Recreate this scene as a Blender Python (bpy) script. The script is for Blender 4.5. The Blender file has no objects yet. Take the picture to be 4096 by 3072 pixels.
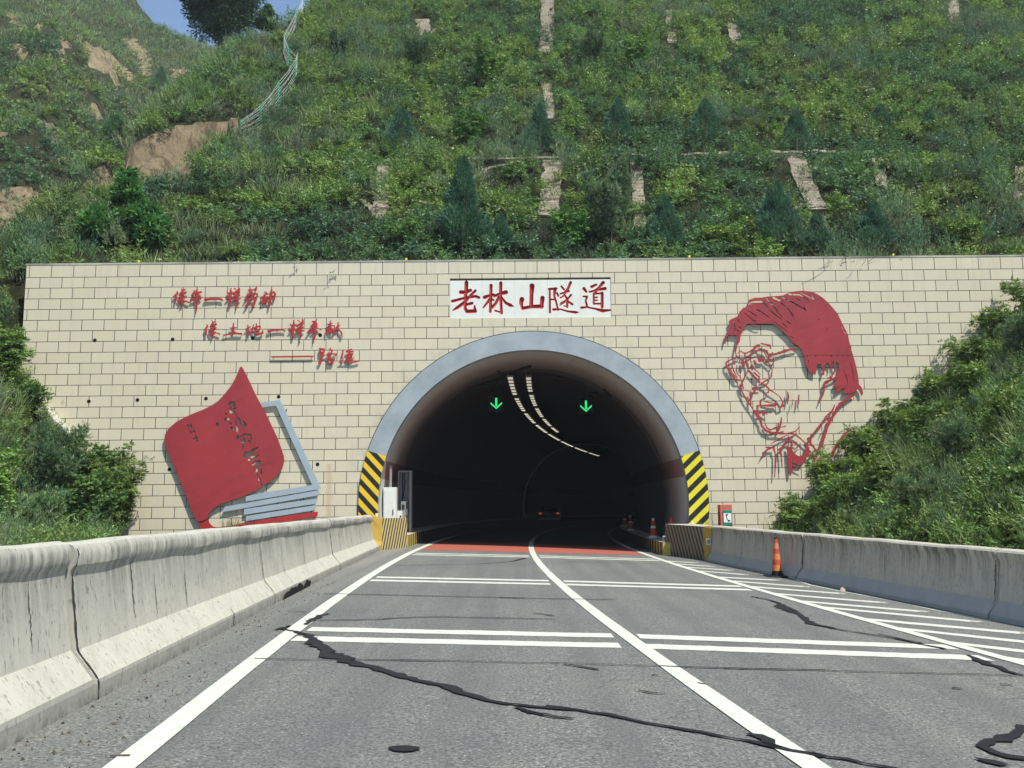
import bpy, bmesh, math, random
import numpy as np
from math import radians, sin, cos, pi
from mathutils import Matrix, Vector
from mathutils.geometry import tessellate_polygon

S = bpy.context.scene
random.seed(7)
RNG = np.random.default_rng(11)

# ------------------------------------------------------------------ camera
FPX, PITCH, ROLL, CAMZ = 3750.0, math.atan(510 / 3750.0), 0.009, 1.5
FW = Vector((0, cos(PITCH), sin(PITCH)))
R0 = Vector((1, 0, 0))
U0 = R0.cross(FW)
RX = cos(ROLL) * R0 - sin(ROLL) * U0
UX = sin(ROLL) * R0 + cos(ROLL) * U0
cam_data = bpy.data.cameras.new('camera')
cam = bpy.data.objects.new('camera', cam_data)
S.collection.objects.link(cam)
cam_data.sensor_width = 36.0
cam_data.lens = FPX / 4096 * 36.0
cam_data.clip_start = 0.1
cam_data.clip_end = 3000
m3 = Matrix((RX, UX, -FW)).transposed()
cam.matrix_world = Matrix.Translation((0, 0, CAMZ)) @ m3.to_4x4()
S.camera = cam

# ------------------------------------------------------------------ light
SUN_EL, SUN_AZ = radians(56), radians(41)      # azimuth from straight behind the camera towards the right
sdir = Vector((cos(SUN_EL) * sin(SUN_AZ), -cos(SUN_EL) * cos(SUN_AZ), sin(SUN_EL)))
W = bpy.data.worlds.new('World')
S.world = W
W.use_nodes = True
nt = W.node_tree
sky = nt.nodes.new('ShaderNodeTexSky')
sky.sky_type = 'NISHITA'
sky.sun_disc = False
sky.sun_elevation = SUN_EL
sky.sun_rotation = math.atan2(sdir.x, sdir.y)
sky.air_density = 1.0
sky.dust_density = 0.25
nt.links.new(sky.outputs[0], nt.nodes['Background'].inputs[0])
nt.nodes['Background'].inputs[1].default_value = 0.15
sl = bpy.data.lights.new('sun', 'SUN')
sl.energy = 4.6
sl.angle = radians(0.53)
sl.color = (1.0, 0.965, 0.845)
sun = bpy.data.objects.new('sun', sl)
S.collection.objects.link(sun)
sun.rotation_euler = sdir.to_track_quat('Z', 'Y').to_euler()
sun.location = (30, -40, 80)
S.view_settings.view_transform = 'Standard'
S.view_settings.look = 'None'
S.view_settings.gamma = 1.0
S.view_settings.exposure = 0.34

# ------------------------------------------------------------------ measuring helpers
def ray(x, y):
    return (x - 2048) / FPX * RX - (y - 1536) / FPX * UX + FW

BR, CR = -0.035, 0.008                       # cross fall and grade of the road plane
def road_z(x, y):
    return BR * x + CR * y

def on_road(x, y):
    d = ray(x, y)
    t = -CAMZ / (d.z - BR * d.x - CR * d.y)
    return Vector((d.x * t, d.y * t))

WALL = 30.7
def on_wall(x, y, dist=WALL):
    d = ray(x, y)
    t = dist / d.y
    return (d.x * t, CAMZ + d.z * t)

def proj(P):
    P = np.asarray(P, dtype=float) - np.array([0, 0, CAMZ])
    z = P @ np.array(FW)
    z = np.where(z < 0.1, 0.1, z)
    return np.stack([2048 + FPX * (P @ np.array(RX)) / z, 1536 - FPX * (P @ np.array(UX)) / z], 1)

def frame(ox, oy, s):
    return lambda x, y: (ox + x / s, oy + y / s)

# ------------------------------------------------------------------ object helpers
def tag(o, label=None, cat=None, group=None, kind=None):
    if label: o['label'] = label
    if cat: o['category'] = cat
    if group: o['group'] = group
    if kind: o['kind'] = kind
    return o

def obj(name, verts, faces, mats, parent=None, mi=None, smooth=False):
    me = bpy.data.meshes.new(name)
    me.from_pydata([tuple(v) for v in verts], [], [tuple(f) for f in faces])
    for m in (mats if isinstance(mats, (list, tuple)) else [mats]):
        me.materials.append(m)
    if mi is not None:
        me.polygons.foreach_set('material_index', mi)
    if smooth:
        me.polygons.foreach_set('use_smooth', [True] * len(me.polygons))
    me.update()
    o = bpy.data.objects.new(name, me)
    S.collection.objects.link(o)
    if parent is not None:
        o.parent = parent
    return o

def empty(name, loc=(0, 0, 0), rz=0.0):
    o = bpy.data.objects.new(name, None)
    o.empty_display_size = 0.3
    S.collection.objects.link(o)
    o.location = loc
    o.rotation_euler.z = rz
    return o

def copy_tree(o, parent=None):
    c = o.copy()
    S.collection.objects.link(c)
    c.parent = parent
    for ch in list(o.children):
        copy_tree(ch, c)
    return c

class MB:
    """collects boxes, lathes, tubes into one mesh"""
    def __init__(s):
        s.v, s.f, s.m = [], [], []
    def add(s, v, f, m=0):
        b = len(s.v)
        s.v += [tuple(p) for p in v]
        s.f += [tuple(i + b for i in q) for q in f]
        s.m += [m] * len(f)
        return s
    def box(s, x0, x1, y0, y1, z0, z1, m=0, bev=0.0):
        if bev <= 0:
            v = [(x, y, z) for z in (z0, z1) for y in (y0, y1) for x in (x0, x1)]
            f = [(0, 2, 3, 1), (4, 5, 7, 6), (0, 1, 5, 4), (2, 6, 7, 3), (0, 4, 6, 2), (1, 3, 7, 5)]
            return s.add(v, f, m)
        bm = bmesh.new()
        bmesh.ops.create_cube(bm, size=1)
        for q in bm.verts:
            q.co = ((x0 + x1) / 2 + q.co.x * (x1 - x0), (y0 + y1) / 2 + q.co.y * (y1 - y0), (z0 + z1) / 2 + q.co.z * (z1 - z0))
        bmesh.ops.bevel(bm, geom=bm.edges[:], offset=bev, segments=2, affect='EDGES', profile=0.5)
        bm.verts.index_update()
        v = [tuple(q.co) for q in bm.verts]
        f = [tuple(q.index for q in p.verts) for p in bm.faces]
        bm.free()
        return s.add(v, f, m)
    def lathe(s, prof, n=24, m=0, c=(0, 0), z=0.0, caps=True):
        v, f = [], []
        for (r, h) in prof:
            for i in range(n):
                a = 2 * pi * i / n
                v.append((c[0] + r * cos(a), c[1] + r * sin(a), z + h))
        for j in range(len(prof) - 1):
            for i in range(n):
                k = (i + 1) % n
                f.append((j * n + i, j * n + k, (j + 1) * n + k, (j + 1) * n + i))
        if caps:
            f.append(tuple(range(n - 1, -1, -1)))
            f.append(tuple((len(prof) - 1) * n + i for i in range(n)))
        return s.add(v, f, m)
    def tube(s, pts, rad, n=6, m=0):
        pts = [Vector(p) for p in pts]
        rad = rad if isinstance(rad, (list, tuple)) else [rad] * len(pts)
        v, f = [], []
        for i, p in enumerate(pts):
            t = (pts[min(i + 1, len(pts) - 1)] - pts[max(i - 1, 0)]).normalized()
            a = t.cross(Vector((0, 0, 1)) if abs(t.z) < 0.9 else Vector((1, 0, 0))).normalized()
            b = t.cross(a)
            for k in range(n):
                an = 2 * pi * k / n
                v.append(p + (a * cos(an) + b * sin(an)) * rad[i])
        for i in range(len(pts) - 1):
            for k in range(n):
                k2 = (k + 1) % n
                f.append((i * n + k, i * n + k2, (i + 1) * n + k2, (i + 1) * n + k))
        f.append(tuple(range(n)))
        f.append(tuple((len(pts) - 1) * n + k for k in range(n - 1, -1, -1)))
        return s.add(v, f, m)
    def build(s, name, mats, parent=None, smooth=False):
        return obj(name, s.v, s.f, mats, parent, s.m, smooth)

# ------------------------------------------------------------------ materials
def mat(name, col=(.5, .5, .5), rough=0.8, metal=0.0, spec=0.3):
    m = bpy.data.materials.new(name)
    m.use_nodes = True
    b = m.node_tree.nodes['Principled BSDF']
    b.inputs['Base Color'].default_value = (*col, 1)
    b.inputs['Roughness'].default_value = rough
    b.inputs['Metallic'].default_value = metal
    b.inputs['Specular IOR Level'].default_value = spec
    return m

class NT:
    """tiny helper for node graphs"""
    def __init__(s, m):
        s.m, s.t = m, m.node_tree
        s.b = s.t.nodes['Principled BSDF']
    def n(s, typ, **kw):
        q = s.t.nodes.new(typ)
        for k, v in kw.items():
            setattr(q, k, v)
        return q
    def l(s, a, b):
        s.t.links.new(a, b)
    def val(s, sock, x):
        if isinstance(x, bpy.types.NodeSocket):
            s.l(x, sock)
        else:
            sock.default_value = x
    def math(s, op, a, b=0.0, c=None, clamp=False):
        q = s.n('ShaderNodeMath', operation=op, use_clamp=clamp)
        s.val(q.inputs[0], a); s.val(q.inputs[1], b)
        if c is not None: s.val(q.inputs[2], c)
        return q.outputs[0]
    def coord(s, kind='Object'):
        return s.n('ShaderNodeTexCoord').outputs[kind]
    def xyz(s, v):
        q = s.n('ShaderNodeSeparateXYZ'); s.l(v, q.inputs[0]); return q.outputs
    def comb(s, x, y, z):
        q = s.n('ShaderNodeCombineXYZ')
        for i, k in enumerate((x, y, z)): s.val(q.inputs[i], k)
        return q.outputs[0]
    def noise(s, v, scale, detail=4, rough=0.55, dist=0.0):
        q = s.n('ShaderNodeTexNoise')
        s.l(v, q.inputs['Vector'])
        q.inputs['Scale'].default_value = scale; q.inputs['Detail'].default_value = detail
        q.inputs['Roughness'].default_value = rough; q.inputs['Distortion'].default_value = dist
        return q.outputs[0]
    def scale(s, v, k):
        q = s.n('ShaderNodeMapping'); s.l(v, q.inputs[0]); q.inputs['Scale'].default_value = k
        return q.outputs[0]
    def ramp(s, f, stops):
        q = s.n('ShaderNodeValToRGB')
        e = q.color_ramp.elements
        while len(e) < len(stops): e.new(0.5)
        for i, (p, c) in enumerate(stops):
            e[i].position = p
            e[i].color = (c, c, c, 1) if not isinstance(c, tuple) else (*c, 1)
        s.l(f, q.inputs[0])
        return q.outputs[0]
    def mix(s, f, a, b, mode='MIX'):
        q = s.n('ShaderNodeMix', data_type='RGBA', blend_type=mode)
        s.val(q.inputs[0], f)
        for sock, x in ((q.inputs[6], a), (q.inputs[7], b)):
            if isinstance(x, tuple): sock.default_value = (*x, 1)
            else: s.l(x, sock)
        return q.outputs[2]
    def col(s, c):
        if isinstance(c, tuple): s.b.inputs['Base Color'].default_value = (*c, 1)
        else: s.l(c, s.b.inputs['Base Color'])
    def bump(s, h, strength=0.3, dist=0.01):
        q = s.n('ShaderNodeBump')
        q.inputs['Strength'].default_value = strength; q.inputs['Distance'].default_value = dist
        s.l(h, q.inputs['Height']); s.l(q.outputs[0], s.b.inputs['Normal'])

def m_asphalt():
    m = mat('asphalt', rough=0.85, spec=0.25); t = NT(m); v = t.coord()
    fine = t.noise(v, 42, 4, 0.75); mid = t.noise(v, 9, 5, 0.6); big = t.noise(v, 0.35, 4, 0.6)
    c = t.ramp(fine, [(0.34, (.045, .047, .048)), (0.5, (.14, .144, .14)), (0.66, (.275, .278, .262))])
    c = t.mix(t.ramp(big, [(0.3, 0.0), (0.7, 1.0)]), c, t.mix(1.0, c, (1.3, 1.28, 1.2), 'MULTIPLY'))
    c = t.mix(t.math('MULTIPLY', t.ramp(mid, [(0.45, 0.0), (0.75, 1.0)]), 0.3), c, (.09, .09, .09))
    vo = t.n('ShaderNodeTexVoronoi'); t.l(v, vo.inputs['Vector']); vo.inputs['Scale'].default_value = 30
    sp = t.math('LESS_THAN', vo.outputs['Distance'], .2)
    pick_ = t.xyz(vo.outputs['Color'])[0]
    c = t.mix(t.math('MULTIPLY', sp, t.math('GREATER_THAN', pick_, .86)), c, (.5, .49, .46))
    c = t.mix(t.math('MULTIPLY', sp, t.math('LESS_THAN', pick_, .16)), c, (.02, .02, .022))
    # pale dust and grit gathered on the left hard shoulder
    x = t.xyz(v)
    edge = t.math('MULTIPLY_ADD', x[0], -0.9, -2.35, clamp=True)
    grit = t.ramp(t.noise(v, 26, 4, 0.7), [(0.46, 0.0), (0.62, 1.0)])
    c = t.mix(t.math('MULTIPLY', edge, t.math('MULTIPLY_ADD', grit, 0.7, 0.15)), c, (.33, .32, .28))
    # faint wheel polish along the lanes
    lane = t.noise(t.scale(v, (2.2, 0.03, 1)), 1.0, 3, 0.5)
    c = t.mix(t.math('MULTIPLY', t.ramp(lane, [(0.4, 0.0), (0.62, 1.0)]), 0.45), c, (.105, .107, .105))
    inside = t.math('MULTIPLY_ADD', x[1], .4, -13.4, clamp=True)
    c = t.mix(inside, c, (.035, .036, .038))  # asphalt colour blended to near black to paint the tunnel gloom
    t.col(c); t.bump(fine, 0.6, 0.01)
    return m

def m_paint():
    m = mat('road_paint', rough=0.6); t = NT(m); v = t.coord()
    c = t.mix(t.ramp(t.noise(v, 14, 6, 0.7), [(0.48, 0.0), (0.72, 0.7)]), (.63, .64, .56), (.40, .40, .36))
    c = t.mix(t.ramp(t.noise(v, 70, 2, 0.6), [(0.62, 0.0), (0.7, 0.6)]), c, (.25, .25, .24))
    c = t.mix(t.math('MULTIPLY_ADD', t.xyz(v)[1], .12, -4.3, clamp=True), c, (.06, .06, .058))  # paint tone fades out past the mouth, standing in for weak daylight
    t.col(c); t.bump(t.noise(v, 60, 3, 0.6), 0.3, 0.006)
    return m

def m_red_surface():
    m = mat('red_antiskid', rough=0.9); t = NT(m); v = t.coord()
    c = t.mix(t.noise(v, 1.1, 5, 0.65), (.44, .085, .055), (.37, .12, .09))
    c = t.mix(t.math('MULTIPLY', t.ramp(t.noise(v, 40, 3, 0.7), [(.4, 0.), (.7, 1.)]), .35), c, (.2, .1, .08))
    c = t.mix(t.math('MULTIPLY_ADD', t.xyz(v)[1], .28, -9.4, clamp=True), c, (.06, .022, .02))  # red dims with distance inward: shade of the bore put into colour
    t.col(c); t.bump(t.noise(v, 60, 3, .6), .5, .01)
    return m

def m_tar():
    m = mat('tar_seal', (.010, .011, .013), 0.7, spec=0.2); t = NT(m); v = t.coord()
    t.col(t.mix(t.noise(v, 9, 4, .6), (.010, .011, .013), (.028, .029, .032)))
    t.bump(t.noise(v, 40, 3, .6), .4, .006)
    return m

def m_tile():
    m = mat('cream_tile', rough=0.7, spec=0.25); t = NT(m); v = t.coord(); x = t.xyz(v)
    z2 = t.math('MINIMUM', t.math('SUBTRACT', x[2], TILE_Z), 0.30)
    uv = t.comb(t.math('SUBTRACT', x[0], TILE_X), z2, 0.0)
    q = t.n('ShaderNodeTexBrick'); q.offset = 0.5; q.offset_frequency = 2; q.squash = 1.0
    t.l(uv, q.inputs['Vector'])
    q.inputs['Scale'].default_value = 1.0
    q.inputs['Brick Width'].default_value = TILE_W; q.inputs['Row Height'].default_value = TILE_H
    q.inputs['Mortar Size'].default_value = 0.0105; q.inputs['Mortar Smooth'].default_value = 0.0
    q.inputs['Color1'].default_value = (.63, .572, .435, 1); q.inputs['Color2'].default_value = (.60, .543, .408, 1)
    q.inputs['Mortar'].default_value = (.018, .019, .022, 1)
    c = q.outputs['Color']
    streak = t.noise(t.scale(v, (2.2, 1, .22)), 1.6, 5, .6)
    c = t.mix(t.math('MULTIPLY', t.ramp(streak, [(.50, 0.), (.78, 1.)]), .22), c, (.40, .34, .25))
    blot = t.noise(v, 3.4, 6, .65)
    c = t.mix(t.math('MULTIPLY', t.ramp(blot, [(.56, 0.), (.75, 1.)]), .3), c, (.5, .48, .38))
    scuff = t.noise(t.scale(v, (3., 1, 14.)), 1.3, 4, .7)
    c = t.mix(t.math('MULTIPLY', t.ramp(scuff, [(.68, 0.), (.74, 1.)]), .35), c, (.34, .32, .27))
    rr = t.math('SQRT', t.math('ADD', t.math('POWER', t.math('SUBTRACT', x[0], AX), 2.0), t.math('POWER', t.math('SUBTRACT', x[2], AZ), 2.0)))
    halo = t.math('SUBTRACT', 1.0, t.math('MULTIPLY', t.math('SUBTRACT', rr, RO), 1.6), clamp=True)
    grime = t.ramp(t.noise(v, 1.9, 6, .7), [(.42, 0.), (.66, 1.)])
    c = t.mix(t.math('MULTIPLY', t.math('MULTIPLY', halo, grime), .5), c, (.33, .31, .26))
    topm = t.math('MULTIPLY_ADD', x[2], .55, -.55 * (WALL_TOP - 1.8), clamp=True)
    run = t.ramp(t.noise(t.comb(t.math('MULTIPLY', x[0], 4.0), 0.0, t.math('MULTIPLY', x[2], .25)), 1.2, 6, .72), [(.52, 0.), (.68, 1.)])
    c = t.mix(t.math('MULTIPLY', t.math('MULTIPLY', topm, run), .4), c, (.36, .34, .28))
    # rusty run-down below the drain holes right of the book
    dx = t.math('ABSOLUTE', t.math('SUBTRACT', x[0], t.math('MULTIPLY_ADD', t.noise(v, 3., 2), .12, -6.05)))
    rust = t.math('MULTIPLY', t.math('SUBTRACT', 1.0, t.math('MULTIPLY', dx, 7.0), clamp=True), t.math('LESS_THAN', x[2], 3.1))
    c = t.mix(t.math('MULTIPLY', rust, .42), c, (.42, .25, .12))
    t.col(c)
    t.bump(q.outputs['Fac'], -0.5, 0.012)
    return m

def m_concrete(name, c0, c1, dark, streak=0.8, top=0.0):
    m = mat(name, rough=0.9, spec=0.2); t = NT(m); v = t.coord(); x = t.xyz(v)
    c = t.mix(t.noise(v, 1.3, 6, .65), c0, c1)
    st = t.noise(t.comb(t.math('MULTIPLY', x[1], 9.0), t.math('MULTIPLY', x[0], .25), t.math('MULTIPLY', x[2], .5)), 1.5, 6, .72)
    st2 = t.noise(t.comb(t.math('MULTIPLY', x[1], 2.2), t.math('MULTIPLY', x[0], .2), t.math('MULTIPLY', x[2], .4)), 1.3, 3, .6)
    st = t.math('MULTIPLY_ADD', st2, .35, t.math('MULTIPLY', st, .68))
    # run-down dirt hangs from the cap: strongest near the top edge
    rel = t.math('ADD', x[2], t.math('MULTIPLY_ADD', x[0], -BR, t.math('MULTIPLY', x[1], -CR)))
    hgt = t.math('MULTIPLY_ADD', rel, 1.55, -.72 + top, clamp=True)
    gn = t.n('ShaderNodeNewGeometry')
    nz = t.xyz(gn.outputs['Normal'])[2]
    side = t.math('SUBTRACT', 1.0, t.math('MULTIPLY_ADD', nz, 2.2, -.45, clamp=True))
    hgt = t.math('MULTIPLY', hgt, side)
    f = t.math('MULTIPLY', t.ramp(st, [(.44, 0.), (.60, 1.)]), t.math('MULTIPLY_ADD', t.math('POWER', hgt, 1.5), .95, .12))
    c = t.mix(t.math('MULTIPLY', f, streak), c, dark)
    sp = t.noise(t.scale(v, (1, 1.4, .5)), 22, 3, .6)
    c = t.mix(t.math('MULTIPLY', t.ramp(sp, [(.60, 0.), (.66, 1.)]), .6), c, (.13, .125, .11))
    c = t.mix(t.math('MULTIPLY', t.ramp(t.noise(v, 5, 6, .7), [(.5, 0.), (.7, 1.)]), .25), c, (.26, .25, .22))
    toe = t.math('MULTIPLY', t.math('LESS_THAN', rel, .115), t.math('MULTIPLY_ADD', t.noise(v, 4, 5, .7), .9, .05))
    c = t.mix(toe, c, (.2, .195, .18))
    foot = t.math('MULTIPLY_ADD', rel, -9.0, .75, clamp=True)
    c = t.mix(t.math('MULTIPLY', foot, t.ramp(t.noise(v, 9, 5, .7), [(.4, 0.), (.6, 1.)])), c, (.11, .105, .095))
    blotch = t.math('MULTIPLY', t.ramp(t.noise(v, 1.7, 6, .7), [(.52, 0.), (.68, 1.)]), side)
    c = t.mix(t.math('MULTIPLY', blotch, .35), c, (.30, .29, .26))
    lich = t.math('MULTIPLY', t.ramp(t.noise(v, 3.2, 7, .75), [(.5, 0.), (.62, 1.)]), t.math('SUBTRACT', 1.0, side))
    c = t.mix(t.math('MULTIPLY', lich, .3), c, (.3, .29, .25))
    t.col(c); t.bump(t.noise(v, 30, 5, .65), .35, .008)
    return m

def m_noisy(name, a, b, sc=3.0, rough=.6, metal=0.0, bump=0.15, spots=None, spec=.3):
    m = mat(name, rough=rough, metal=metal, spec=spec); t = NT(m); v = t.coord()
    c = t.mix(t.ramp(t.noise(v, sc, 6, .65), [(.3, 0.), (.7, 1.)]), a, b)
    if spots:
        c = t.mix(t.ramp(t.noise(v, sc * 5, 5, .7), [(.66, 0.), (.72, .85)]), c, spots)
    t.col(c)
    if bump: t.bump(t.noise(v, sc * 4, 4, .6), bump, .02)
    return m

def m_red_metal():
    m = mat('red_metal', rough=.42, spec=.35); t = NT(m); v = t.coord(); x = t.xyz(v)
    c = t.mix(t.ramp(t.noise(v, .9, 6, .65), [(.3, 0.), (.7, 1.)]), (.37, .042, .05), (.28, .034, .042))
    diag = t.comb(t.math('MULTIPLY_ADD', x[0], .25, t.math('MULTIPLY', x[2], .1)), 0.0, t.math('MULTIPLY_ADD', x[2], 1.6, t.math('MULTIPLY', x[0], -.75)))
    sc = t.noise(diag, 2.6, 6, .7)
    c = t.mix(t.math('MULTIPLY', t.ramp(sc, [(.55, 0.), (.68, 1.)]), .5), c, (.20, .022, .028))
    c = t.mix(t.math('MULTIPLY', t.ramp(t.noise(diag, 4.5, 6, .75), [(.62, 0.), (.7, 1.)]), .35), c, (.52, .10, .10))
    chips = t.ramp(t.noise(v, 13, 5, .75), [(.70, 0.), (.73, .8)])
    c = t.mix(chips, c, (.12, .03, .03))
    t.col(c); t.bump(sc, .25, .05)
    return m

def m_stripe(name, expr, a, b, dirt=(.2, .18, .14), wear=.3, duty=.5, depth_shade=False):
    """two colour hazard stripes; expr(t, xyz) gives the phase"""
    m = mat(name, rough=.75, spec=.25); t = NT(m); v = t.coord(); x = t.xyz(v)
    f = t.math('LESS_THAN', t.math('FRACT', expr(t, x)), duty)
    c = t.mix(f, a, b)
    c = t.mix(t.math('MULTIPLY', t.ramp(t.noise(v, 6, 6, .7), [(.48, 0.), (.7, 1.)]), wear), c, dirt)
    if depth_shade: c = t.mix(t.math('MULTIPLY_ADD', x[1], .3, -9.75, clamp=True), c, (.035, .034, .03))  # stripe colour darkened past the mouth, painting in the tunnel's dim light
    t.col(c)
    return m

def m_lining():
    m = mat('tunnel_lining', rough=.85, spec=.2); t = NT(m); v = t.coord(); x = t.xyz(v)
    # lining colour painted darker with depth for fading daylight; paler at the mouth
    depth_shade = t.math('MULTIPLY_ADD', t.math('ADD', x[1], t.math('MULTIPLY', t.noise(v, 1.2, 4, .6), 1.6)), .30, -10.1, clamp=True)
    c = t.mix(depth_shade, t.mix(t.noise(v, .8, 6, .65), (.42, .44, .40), (.34, .355, .33)), t.mix(t.noise(v, .8, 6, .65), (.078, .082, .088), (.058, .061, .066)))
    rel = t.math('SUBTRACT', x[2], t.math('MULTIPLY', x[1], CR))
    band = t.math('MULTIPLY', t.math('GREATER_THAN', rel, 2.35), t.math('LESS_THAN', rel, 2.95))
    c = t.mix(band, c, t.mix(depth_shade, (.24, .15, .14), (.04, .028, .028)))
    c = t.mix(t.math('MULTIPLY', t.ramp(t.noise(t.scale(v, (1, .6, 1)), .7, 5, .7), [(.55, 0.), (.75, 1.)]), .5), c, (.1, .095, .09))
    t.col(c)
    return m

def m_soil(name, a, b, d):
    m = mat(name, rough=.95, spec=.1); t = NT(m); v = t.coord()
    n1 = t.noise(v, .9, 8, .7)
    st = t.noise(t.scale(v, (1.6, 1.6, .35)), 1.2, 7, .72)
    c = t.mix(t.ramp(n1, [(.3, 0.), (.7, 1.)]), a, b)
    c = t.mix(t.ramp(st, [(.46, 0.), (.62, .9)]), c, d)
    t.col(c); t.bump(t.noise(t.scale(v, (1., 1., .55)), 1.6, 10, .78), 1.0, .55)
    return m

def m_leaf(name, trans=.24, rough=.42):
    m = mat(name, rough=rough, spec=.28); t = NT(m)
    a = t.n('ShaderNodeAttribute', attribute_name='leaf_colour')
    t.l(a.outputs['Color'], t.b.inputs['Base Color'])
    tr = t.n('ShaderNodeBsdfTranslucent')
    q = t.mix(1.0, a.outputs['Color'], (1.5, 1.6, .8), 'MULTIPLY')
    t.l(q, tr.inputs[0])
    ms = t.n('ShaderNodeMixShader'); ms.inputs[0].default_value = trans
    t.l(t.b.outputs[0], ms.inputs[1]); t.l(tr.outputs[0], ms.inputs[2])
    t.l(ms.outputs[0], t.t.nodes['Material Output'].inputs[0])
    return m

def m_emit(name, col, st):
    m = mat(name, col, .5); b = m.node_tree.nodes['Principled BSDF']
    b.inputs['Emission Color'].default_value = (*col, 1)
    b.inputs['Emission Strength'].default_value = st
    return m

def m_brick_rib():
    m = mat('slope_masonry', rough=.9, spec=.15); t = NT(m); v = t.coord()
    q = t.n('ShaderNodeTexBrick'); t.l(t.comb(t.xyz(v)[0], t.xyz(v)[2], 0.0), q.inputs['Vector'])
    q.inputs['Scale'].default_value = 1; q.inputs['Brick Width'].default_value = .3; q.inputs['Row Height'].default_value = .11
    q.inputs['Mortar Size'].default_value = .012
    q.inputs['Color1'].default_value = (.35, .285, .22, 1); q.inputs['Color2'].default_value = (.25, .205, .16, 1); q.inputs['Mortar'].default_value = (.13, .115, .095, 1)
    c = t.mix(t.math('MULTIPLY', t.ramp(t.noise(v, 2.5, 6, .7), [(.42, 0.), (.62, 1.)]), .8), q.outputs[0], (.10, .10, .06))
    t.col(c); t.bump(q.outputs['Fac'], -.5, .02)
    return m

AX, AZ, RI, RO = .72 * WALL / 33.2, CAMZ + .28 * WALL / 33.2, 5.48 * WALL / 33.2, 6.13 * WALL / 33.2
TILE_W, TILE_H = 0.766 * WALL / 31.7, 0.378 * WALL / 31.7
TILE_X = -1.009 * WALL / 31.7
TILE_Z = CAMZ + 8.185 * WALL / 31.7
WALL_TOP = CAMZ + 9.03 * WALL / 33.2

M = dict(
    asphalt=m_asphalt(), paint=m_paint(), red_road=m_red_surface(), tar=m_tar(), tile=m_tile(),
    barrier=m_concrete('barrier_concrete', (.55, .535, .455), (.45, .435, .375), (.085, .085, .083), .72, .06),
    barrier_grey=m_concrete('barrier_concrete_grey', (.60, .55, .455), (.49, .45, .375), (.09, .082, .072), .75, .30),
    apron=m_noisy('barrier_apron_grey', (.45, .44, .40), (.36, .355, .325), 2.5, .85),
    arch=m_noisy('arch_grey_paint', (.36, .405, .44), (.26, .30, .33), 1.3, .6, spots=(.22, .24, .25)),
    red=m_red_metal(),
    red_trim=m_noisy('red_metal_lettering', (.42, .035, .04), (.34, .03, .035), 4, .45),
    steel_blue=m_noisy('grey_painted_steel', (.36, .43, .49), (.31, .375, .43), 1.5, .45, spots=(.44, .5, .54)),
    carve=m_noisy('carved_red', (.46, .05, .045), (.36, .04, .04), 6, .6),
    plaque=m_noisy('white_plaque', (.74, .75, .70), (.67, .68, .63), 2.2, .7, spots=(.5, .5, .47)),
    lining=m_lining(), dark=mat('dark_metal', (.03, .03, .032), .6), black=mat('black_rubber', (.014, .014, .015), .7),
    hole=mat('drain_hole_dark', (.01, .01, .01), .9),
    soil=m_soil('scrub_soil', (.045, .05, .025), (.07, .068, .036), (.03, .036, .016)),
    loess=m_soil('bare_loess', (.42, .325, .21), (.30, .225, .14), (.13, .10, .062)),
    masonry=m_brick_rib(),
    leaf=m_leaf('leaf_mass'), bark=m_noisy('bark', (.12, .095, .07), (.07, .055, .04), 6, .9),
    white=m_noisy('white_enamel', (.68, .70, .68), (.6, .62, .6), 4, .45, bump=0), grey=m_noisy('grey_enamel', (.3, .31, .32), (.24, .25, .26), 4, .5, bump=0),
    green_post=mat('green_coated_steel', (.02, .27, .16), .5), wire=mat('galvanised_wire', (.48, .55, .52), .5),
    yellow=mat('yellow_plastic', (.72, .62, .03), .5), ochre=m_noisy('ochre_paint', (.52, .34, .07), (.42, .27, .06), 3, .8, spots=(.3, .27, .2)),
    cone_red=m_noisy('cone_red', (.52, .07, .035), (.42, .06, .03), 8, .6), cone_orange=m_noisy('cone_orange', (.68, .2, .045), (.56, .2, .08), 8, .55, spots=(.6, .35, .2)),
    cone_white=mat('cone_reflective_white', (.7, .7, .7), .4), cone_pink=mat('cone_fluorescent', (.8, .09, .08), .5),
    box_red=m_noisy('phone_box_red', (.55, .13, .09), (.47, .11, .08), 5, .6), sign_green=mat('sign_green', (.01, .22, .15), .4), sign_white=mat('sign_white', (.78, .8, .78), .4), sign_black=mat('sign_black', (.012, .012, .012), .4),
    led=m_emit('led_strip', (1.0, .93, .72), .8), arrow=m_emit('signal_green', (.04, .85, .24), .75), tail=m_emit('tail_light_red', (1.0, .12, .04), .25),
    car=mat('car_dark_paint', (.05, .053, .058), .3, spec=.5), glass=mat('car_glass', (.01, .011, .012), .08, spec=.6),
    ring=m_noisy('reflective_ring', (.85, .86, .86), (.75, .77, .77), 3, .4),
    joint=mat('joint_dirt', (.035, .034, .032), .9), plaque_joint=mat('plaque_joint', (.58, .59, .55), .8), brick=m_brick_rib(), paperish=mat('faded_paper', (.42, .33, .29), .9),  # joint: dark dirt colour for barrier cracks and joints
)
M['haz_l'] = m_stripe('hazard_yellow_black_left', lambda t, x: t.math('DIVIDE', t.math('MULTIPLY_ADD', x[0], 1.08, x[2]), .455), (.016, .017, .02), (.74, .50, .03), wear=.08)
M['haz_r'] = m_stripe('hazard_yellow_black_right', lambda t, x: t.math('DIVIDE', t.math('MULTIPLY_ADD', x[0], -.95, x[2]), .455), (.016, .017, .02), (.72, .64, .035), wear=.12)
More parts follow.
